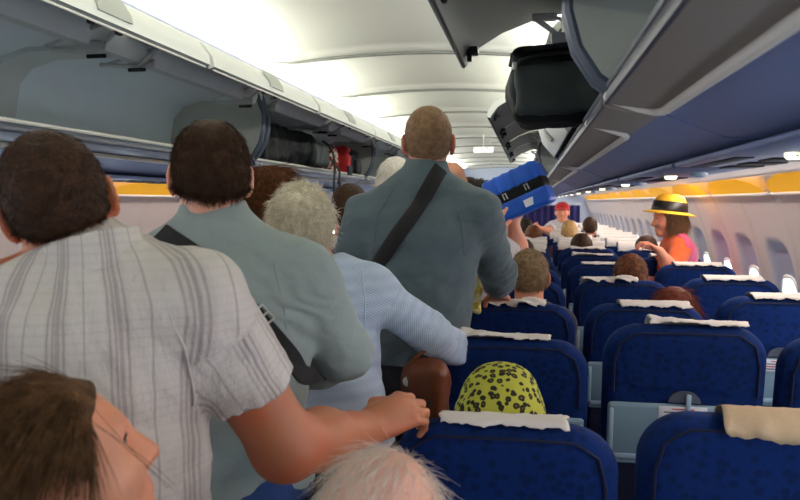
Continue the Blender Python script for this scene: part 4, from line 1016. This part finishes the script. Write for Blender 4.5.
# --- the other heads above the seats: (label, x, y, top, hair, scale, extra)
for lb, x, y, T, hr, kw in [
    ('man with short grey-brown hair in the aisle seat beyond the tall man\'s hand', .000, 3.235, 1.322, dict(c='greybrown', g=.006, n=7000, len_s=.018, up=.15, h=.005, line=(-.02, .45), na=.002, r=.0004), dict(hw=.14, shirt='navy')),
    ('passenger with brown hair in a bun, above the puffed white seat cover', .520, 4.00, 1.252, dict(c='chestnut', g=.010, h=.006, n=4000, len_s=.02, up=.1, bun=1), {}),
    ('slumped passenger with red-brown hair, head barely above the middle seat', .605, 3.27, 1.160, dict(c='red', kind='long', len=.15, g=.012, h=.006, n=4000, len_s=.06, up=.06, gv=.1), {}),
    ('black-haired passenger in an aisle seat level with the hat woman', -.045, 6.05, 1.225, dict(c='black', g=.010, h=.008), {}),
    ('dark brown-haired passenger in a middle seat, below the red cap', .405, 6.03, 1.272, dict(c='dark', g=.012, h=.008), {}),
    ('dark brown-haired passenger in a window seat beyond the hat woman', .900, 6.03, 1.262, dict(c='dark', g=.012, h=.008), {}),
    ('blond passenger in a far middle seat, just in front of the red cap', .420, 8.2, 1.325, dict(c='blond', g=.012, h=.009), {}),
    ('black-haired passenger in a far aisle seat under the blue suitcase', -.05, 9.0, 1.33, dict(c='black', g=.012, h=.010), {}),
    ('chestnut-haired passenger in a far aisle seat beside the red-capped child', .04, 8.25, 1.27, dict(c='chestnut', kind='long', len=.14, g=.012, h=.010), {}),
    ('brown-haired passenger in a far window seat right of the red cap', .70, 9.0, 1.345, dict(c='dark', g=.012, h=.010), {})]:
    J = sit(T, x, y, hw=kw.get('hw', .155)); bun = hr.pop('bun', 0); h_ = .007 if y < 5 else .011
    if bun: hr['extra'] = [(Ell(J['head']+A(.045, -.085, -.035), A(.036, .032, .034)), .012)]
    person(lb, J, SK['fair'], None, h_, 1, dict(m=M[kw.get('shirt') or random.choice(['greycloth', 'bluecloth', 'whitecloth', 'purple'])], hem=.55), M['navy'], hr, None, legs=False)
J = stand(1.505, .41, 9.75, pi*.98, .15); J.update(elR=A(.23, 9.5, 1.16), wrR=A(.10, 9.3, 1.22))
CAP = person('child in red cap facing back down the cabin from the far rows', J, SK['child'], None, .009, .9, dict(m=M['whitecloth'], hem=.7, sleeve=.6), M['navy'], dict(c='brown', h=.009), hs=1.05)
Rs = CAP['Rh']; c_ = J['head']; solid('cap', [(Ell(c_+Rs@A(0, -.004, .045), A(.095, .112, .085), Rs), .01), (Ell(c_+Rs@A(0, .11, .035), A(.07, .07, .012), Rs), .01)], .008, M['redcloth'], CAP['root'], [('cut', Plane(Rs@A(0, 0, -1), c_+Rs@A(0, 0, .015)))], CAP['O'])
# ------------------------------------------------------------------ bags and straps
M['leather'] = plain('brown_leather', (112, 58, 28), .38, var=.3, vs=25, bump=.4, bs=120); M['nylon'] = plain('black_nylon', (20, 24, 26), .6, spec=.15, var=.25, vs=30, bump=.35, bs=700)
M['nylon_lit'] = plain('black_nylon_lit', (44, 52, 52), .6, spec=.2, var=.2, vs=30, bump=.35, bs=700)  # lighter copy of the black nylon, front highlight put into its colour
M['suit'] = plain('blue_shell', (14, 84, 190), .45, var=.08, bump=.2, bs=300)
def strap_thing(name, label, P, pts, w, buckle=None, bag=None):
    c = pts[0]; t = thing(name, label, 'bag', (float(bag[0][0]), float(bag[0][1]), float(bag[0][2]))); O = A(*t.location)
    o, no = on_back(P, pts, (0, 1, 0), .003, 44)
    k = np.array(o); k2 = k.copy()
    for _ in range(4): k2[1:-1] = (k2[:-2]+2*k2[1:-1]+k2[2:])/4
    MB().ribbon([p-O for p in k2], no, w, .0035).build('strap', M['strap'], t, auto=60)
    if buckle is not None:
        i = int(buckle*(len(o)-1)); p = k2[i]; tg = unit(k2[i+1]-k2[i-1]); nn = no[i]; sd = unit(np.cross(tg, nn)); nn = np.cross(sd, tg); p = p-O+nn*.006
        q = [p+sd*a*(w/2+.005)+tg*b*.018 for a, b in ((-1, -1), (1, -1), (1, 1), (-1, 1))]
        MB().tube(q, .0028, 8, close=True).tube([p-sd*(w/2+.005), p+sd*(w/2+.005)], .0025, 8).build('buckle', M['steel'], t)
    f, h_ = bag[1], bag[2]
    solid('body', [(RBox(A(*bag[0]), A(*h_), .03), .01)], .010, M['nylon'], t, [wrinkle((8, 8, 8), .003, 4)], O)
    return t
strap_thing('crossbody_bag', 'black bag strap with metal buckle across the grey-green sweater', P2, [(-.735, 1.22, 1.47), (-.665, 1.2, 1.435), (-.60, 1.2, 1.39), (-.529, 1.2, 1.319), (-.499, 1.2, 1.272), (-.466, 1.2, 1.21), (-.452, 1.22, 1.15)], .040, .56, (A(-.395, 1.47, .82), None, (.05, .11, .12)))
strap_thing('messenger_bag', 'black wide bag strap across the tall man\'s grey-teal sweater', P4, [(-.285, 2.15, 1.64), (-.36, 2.1, 1.50), (-.46, 2.1, 1.36), (-.56, 2.15, 1.24), (-.585, 2.3, 1.15)], .052, None, (A(-.66, 2.50, .90), None, (.06, .15, .13)))
# seams of the two sweaters
def seam(P, pts, m):
    o, no = on_back(P, pts, (0, 1, 0), .0004, 40); k = np.array(o)
    for _ in range(3): k[1:-1] = (k[:-2]+2*k[1:-1]+k[2:])/4
    MB().tube([p-P['O'] for p in k], .0022, 6).build('seam', m, P['root'], auto=None)
seam(P4, [(-.255, 2.1, 1.575), (-.215, 2.1, 1.47), (-.205, 2.15, 1.36)], M['teal']); seam(P4, [(-.44, 2.1, 1.575), (-.49, 2.1, 1.47), (-.50, 2.15, 1.36)], M['teal'])
seam(P2, [(-.50, 1.15, 1.43), (-.475, 1.15, 1.33), (-.475, 1.2, 1.22)], M['hoodie']); seam(P3, [(-.44, 1.6, 1.355), (-.425, 1.6, 1.27), (-.43, 1.65, 1.18)], M['knit']); seam(P1, [(-.49, .6, 1.43), (-.462, .6, 1.33), (-.468, .65, 1.24)], M['linen'])
# --- the big black bag in the right bin
O = A(.092, 2.12, 1.738); t = thing('holdall', 'big black soft bag with zips in the open right overhead bin', 'bag', tuple(O)); Rb = frame((.06, 1, .03), (-.04, 0, 1))
B = lambda x, y, z: O+Rb@A(x, y, z)
solid('body', [(RBox(B(0, 0, .108), A(.135, .135, .104), .035, Rb), .01), (Ell(B(-.02, -.05, .10), A(.135, .115, .095), Rb), .03)], .006, M['nylon'], t, [wrinkle((6, 6, 6), .003, 81)], O)
solid('pocket', [(RBox(B(-.01, -.156, .088), A(.112, .022, .066), .02, Rb), .01)], .006, M['nylon_lit'], t, [wrinkle((8, 8, 8), .002, 82)], O)
MB().tube([B(-.118, -.150, .150)-O, B(-.105, -.154, .168)-O, B(-.06, -.156, .176)-O, B(.02, -.156, .178)-O, B(.10, -.152, .174)-O], .0042, 8).build('zip', M['black'], t)
MB().tube([B(-.136, -.09, .165)-O, B(-.128, -.118, .188)-O, B(-.07, -.128, .200)-O, B(.05, -.128, .202)-O, B(.118, -.120, .198)-O], .006, 8).build('piping', M['nylon_lit'], t)
for a, b_ in ((-.118, .150), (.085, .118)): MB().box(B(a, -.182, b_)-O, (.012, .006, .020), .003).build('zip_pull', M['steel'], t)
MB().tube([B(.05, -.05, .212)-O, B(.075, -.05, .262)-O, B(.12, -.04, .300)-O, B(.15, -.02, .290)-O], .012, 8).build('handle', M['strap'], t)
# --- the blue suitcase being lifted
O = A(-.048, 3.42, 1.574); t = thing('suitcase', 'bright blue suitcase with black band, lifted towards the right bin', 'suitcase', tuple(O))
Rs = frame((.18, 1, 0.02), (-.46, 0, 1)); B = lambda x, y, z: Rs@A(x, y, z)
for nm, z in (('lid_shell', .058), ('base_shell', -.058)):
    pr = [(RBox(O+B(0, 0, z), A(.132, .10, .042), .018, Rs), .01)]
    if z > 0:
        for q in np.linspace(-.105, .105, 6): pr.append((RBox(O+B(q, -.006, z+.003), A(.010, .098, .042), .01, Rs), .004))
    solid(nm, pr, .005, M['suit'], t, (), O)
solid('band', [(RBox(O, A(.131, .099, .028), .01, Rs), .005)], .006, M['nylon'], t, (), O)
for q in (-.045, .060): MB().tube([B(q-.010, -.101, -.012), B(q-.010, -.106, .014), B(q+.004, -.106, .014), B(q+.004, -.101, -.012)], .003, 6).build('clasp', M['steel'], t)
MB().prism([B(x, 0, z)[[0, 2]] for x, z in ((.0, -.075), (.095, -.075), (.095, -.042), (.0, -.042))], 'y', -.112, -.098).build('tag_label', M['paper'], t, auto=30)
# --- brown leather bag hung from the knitted sleeve
O = A(-.285, 2.04, .985); t = thing('handbag', 'brown leather handbag hanging between the blue knit and the aisle seat', 'handbag', tuple(O)); Rl = frame((.35, 1, 0))
B = lambda x, y, z: O+Rl@A(x, y, z)
solid('body', [(RBox(B(0, 0, 0), A(.068, .040, .085), .025, Rl), .01), (RBox(B(.005, 0, .055), A(.045, .028, .045), .02, Rl), .04)], .006, M['leather'], t, [wrinkle((11, 11, 9), .0025, 91)], O)
MB().tube([B(-.05, -.02, .06)-O, B(-.03, -.01, .105)-O, B(.01, .01, .14)-O, B(.02, .03, .17)-O], .006, 8).build('handle', M['leather'], t)
MB().tube([B(-.04, -.040, .02)-O, B(0, -.043, .0)-O, B(.04, -.041, -.01)-O], .004, 8).build('zip', M['black'], t)
MB().lathe([(.012, 0), (.014, .004), (.004, .006)], B(-.035, -.040, .045)-O, 16, Matrix([list(r) for r in frame((0, 0, 1), (0, -1, 0))])).build('stud', M['steel'], t)
# --- patterned yellow bag beside the tall man's arm
N = NT('yellow_floral'); v = N.coord(); N.col(N.mix(N.ramp(N.noise(v, 38, 3), .45, .55), lin((222, 216, 160)), lin((186, 166, 60)))); N.set(Roughness=.8)
O = A(-.212, 2.90, 1.175); t = thing('tote_bag', 'small yellow patterned tote bag held beside the tall man\'s arm', 'bag', tuple(O))
solid('body', [(RBox(O+A(0, 0, .01), A(.030, .022, .095), .015), .01)], .006, N.m, t, [wrinkle((9, 9, 9), .004, 93)], O)
MB().tube([(-.02, 0, .10), (-.008, .005, .135), (.012, .005, .135), (.022, 0, .10)], .004, 6).build('handle', M['cloth'], t)
# --- luggage in the left bin
O = A(-1.50, 4.22, 1.724); t = thing('backpack', 'black backpack with a dangling strap in the left overhead bin', 'backpack', tuple(O))
solid('body', [(RBox(O+A(-.02, .0, .125), A(.15, .52, .118), .06), .02), (Ell(O+A(.05, .20, .12), A(.15, .34, .115)), .04)], .009, M['nylon'], t, [wrinkle((5, 5, 5), .005, 95)], O)
solid('pocket', [(RBox(O+A(.185, .30, .10), A(.035, .17, .075), .03), .02)], .008, M['nylon_lit'], t, [wrinkle((7, 7, 7), .003, 96)], O)
def loop(u):
    y = .36-.04*math.sin(u*pi); return (.175+.05*math.sin(u*pi)+.02, y, 0)
pp = [(.13, .235, .205), (.19, .245, .15), (.215, .235, .05), (.212, .225, -.07), (.212, .235, -.20), (.212, .275, -.275), (.212, .33, -.27), (.212, .365, -.19), (.212, .365, -.05), (.21, .36, .02), (.16, .36, .08)]
def cr(P, n=6):
    P = [np.array(p, float) for p in P]; o = []
    for i in range(len(P)-1):
        a, b_, c_, d_ = P[max(i-1, 0)], P[i], P[i+1], P[min(i+2, len(P)-1)]
        for k in range(n):
            q = k/n; o.append(.5*(2*b_+(c_-a)*q+(2*a-5*b_+4*c_-d_)*q*q+(3*b_-a-3*c_+d_)*q**3))
    return o+[P[-1]]
pp = [(x+.03, y+.24, z) for x, y, z in pp]; cp = cr(pp); MB().ribbon(cp, [(1, -.15, .2)]*len(cp), .026, .005).build('strap', M['strap'], t, auto=60)
MB().box((.24, .60, -.06), (.012, .034, .03), .004).build('buckle', M['black'], t)
N = NT('red_white_pattern'); v = N.coord(); w = N.noise(v, 26, 2); N.col(N.mix(N.ramp(w, .48, .54), lin((120, 26, 22)), lin((205, 190, 175)))); N.set(Roughness=.8)
O = A(-1.42, 4.98, 1.724); t = thing('shopping_bag', 'red and white patterned bag beside the black backpack in the left bin', 'bag', tuple(O))
solid('body', [(RBox(O+A(0, 0, .10), A(.10, .075, .10), .03), .02)], .008, N.m, t, [wrinkle((8, 8, 8), .005, 97)], O)
MB().tube(cr([(.05, -.05, .19), (.085, -.03, .225), (.085, .03, .225), (.05, .05, .19)]), .006, 6).build('handle', M['cloth'], t)
O = A(-1.43, 5.42, 1.724); t = thing('duffel_bag', 'plain red bag standing at the far end of the left bin luggage', 'bag', tuple(O))
solid('body', [(RBox(O+A(0, 0, .11), A(.10, .07, .11), .03), .02)], .008, M['redcloth'], t, [wrinkle((7, 7, 7), .004, 98)], O)
MB().tube([(.095, -.04, .19), (.115, -.02, .15), (.115, .02, .15), (.095, .04, .19)], .006, 6).build('handle', M['strap'], t)
MB().box((.098, 0, .04), (.012, .13, .07), .005).build('pocket', M['navy'], t)
O = A(-1.47, 5.72, 1.724); t = thing('rucksack', 'dark blue rucksack beyond the red bag in the left bin', 'backpack', tuple(O))
solid('body', [(RBox(O+A(0, 0, .11), A(.12, .13, .11), .05), .02)], .009, M['navy'], t, [wrinkle((6, 6, 6), .005, 99)], O)
solid('pocket', [(RBox(O+A(.115, 0, .08), A(.03, .09, .06), .025), .02)], .009, M['nylon'], t, (), O)
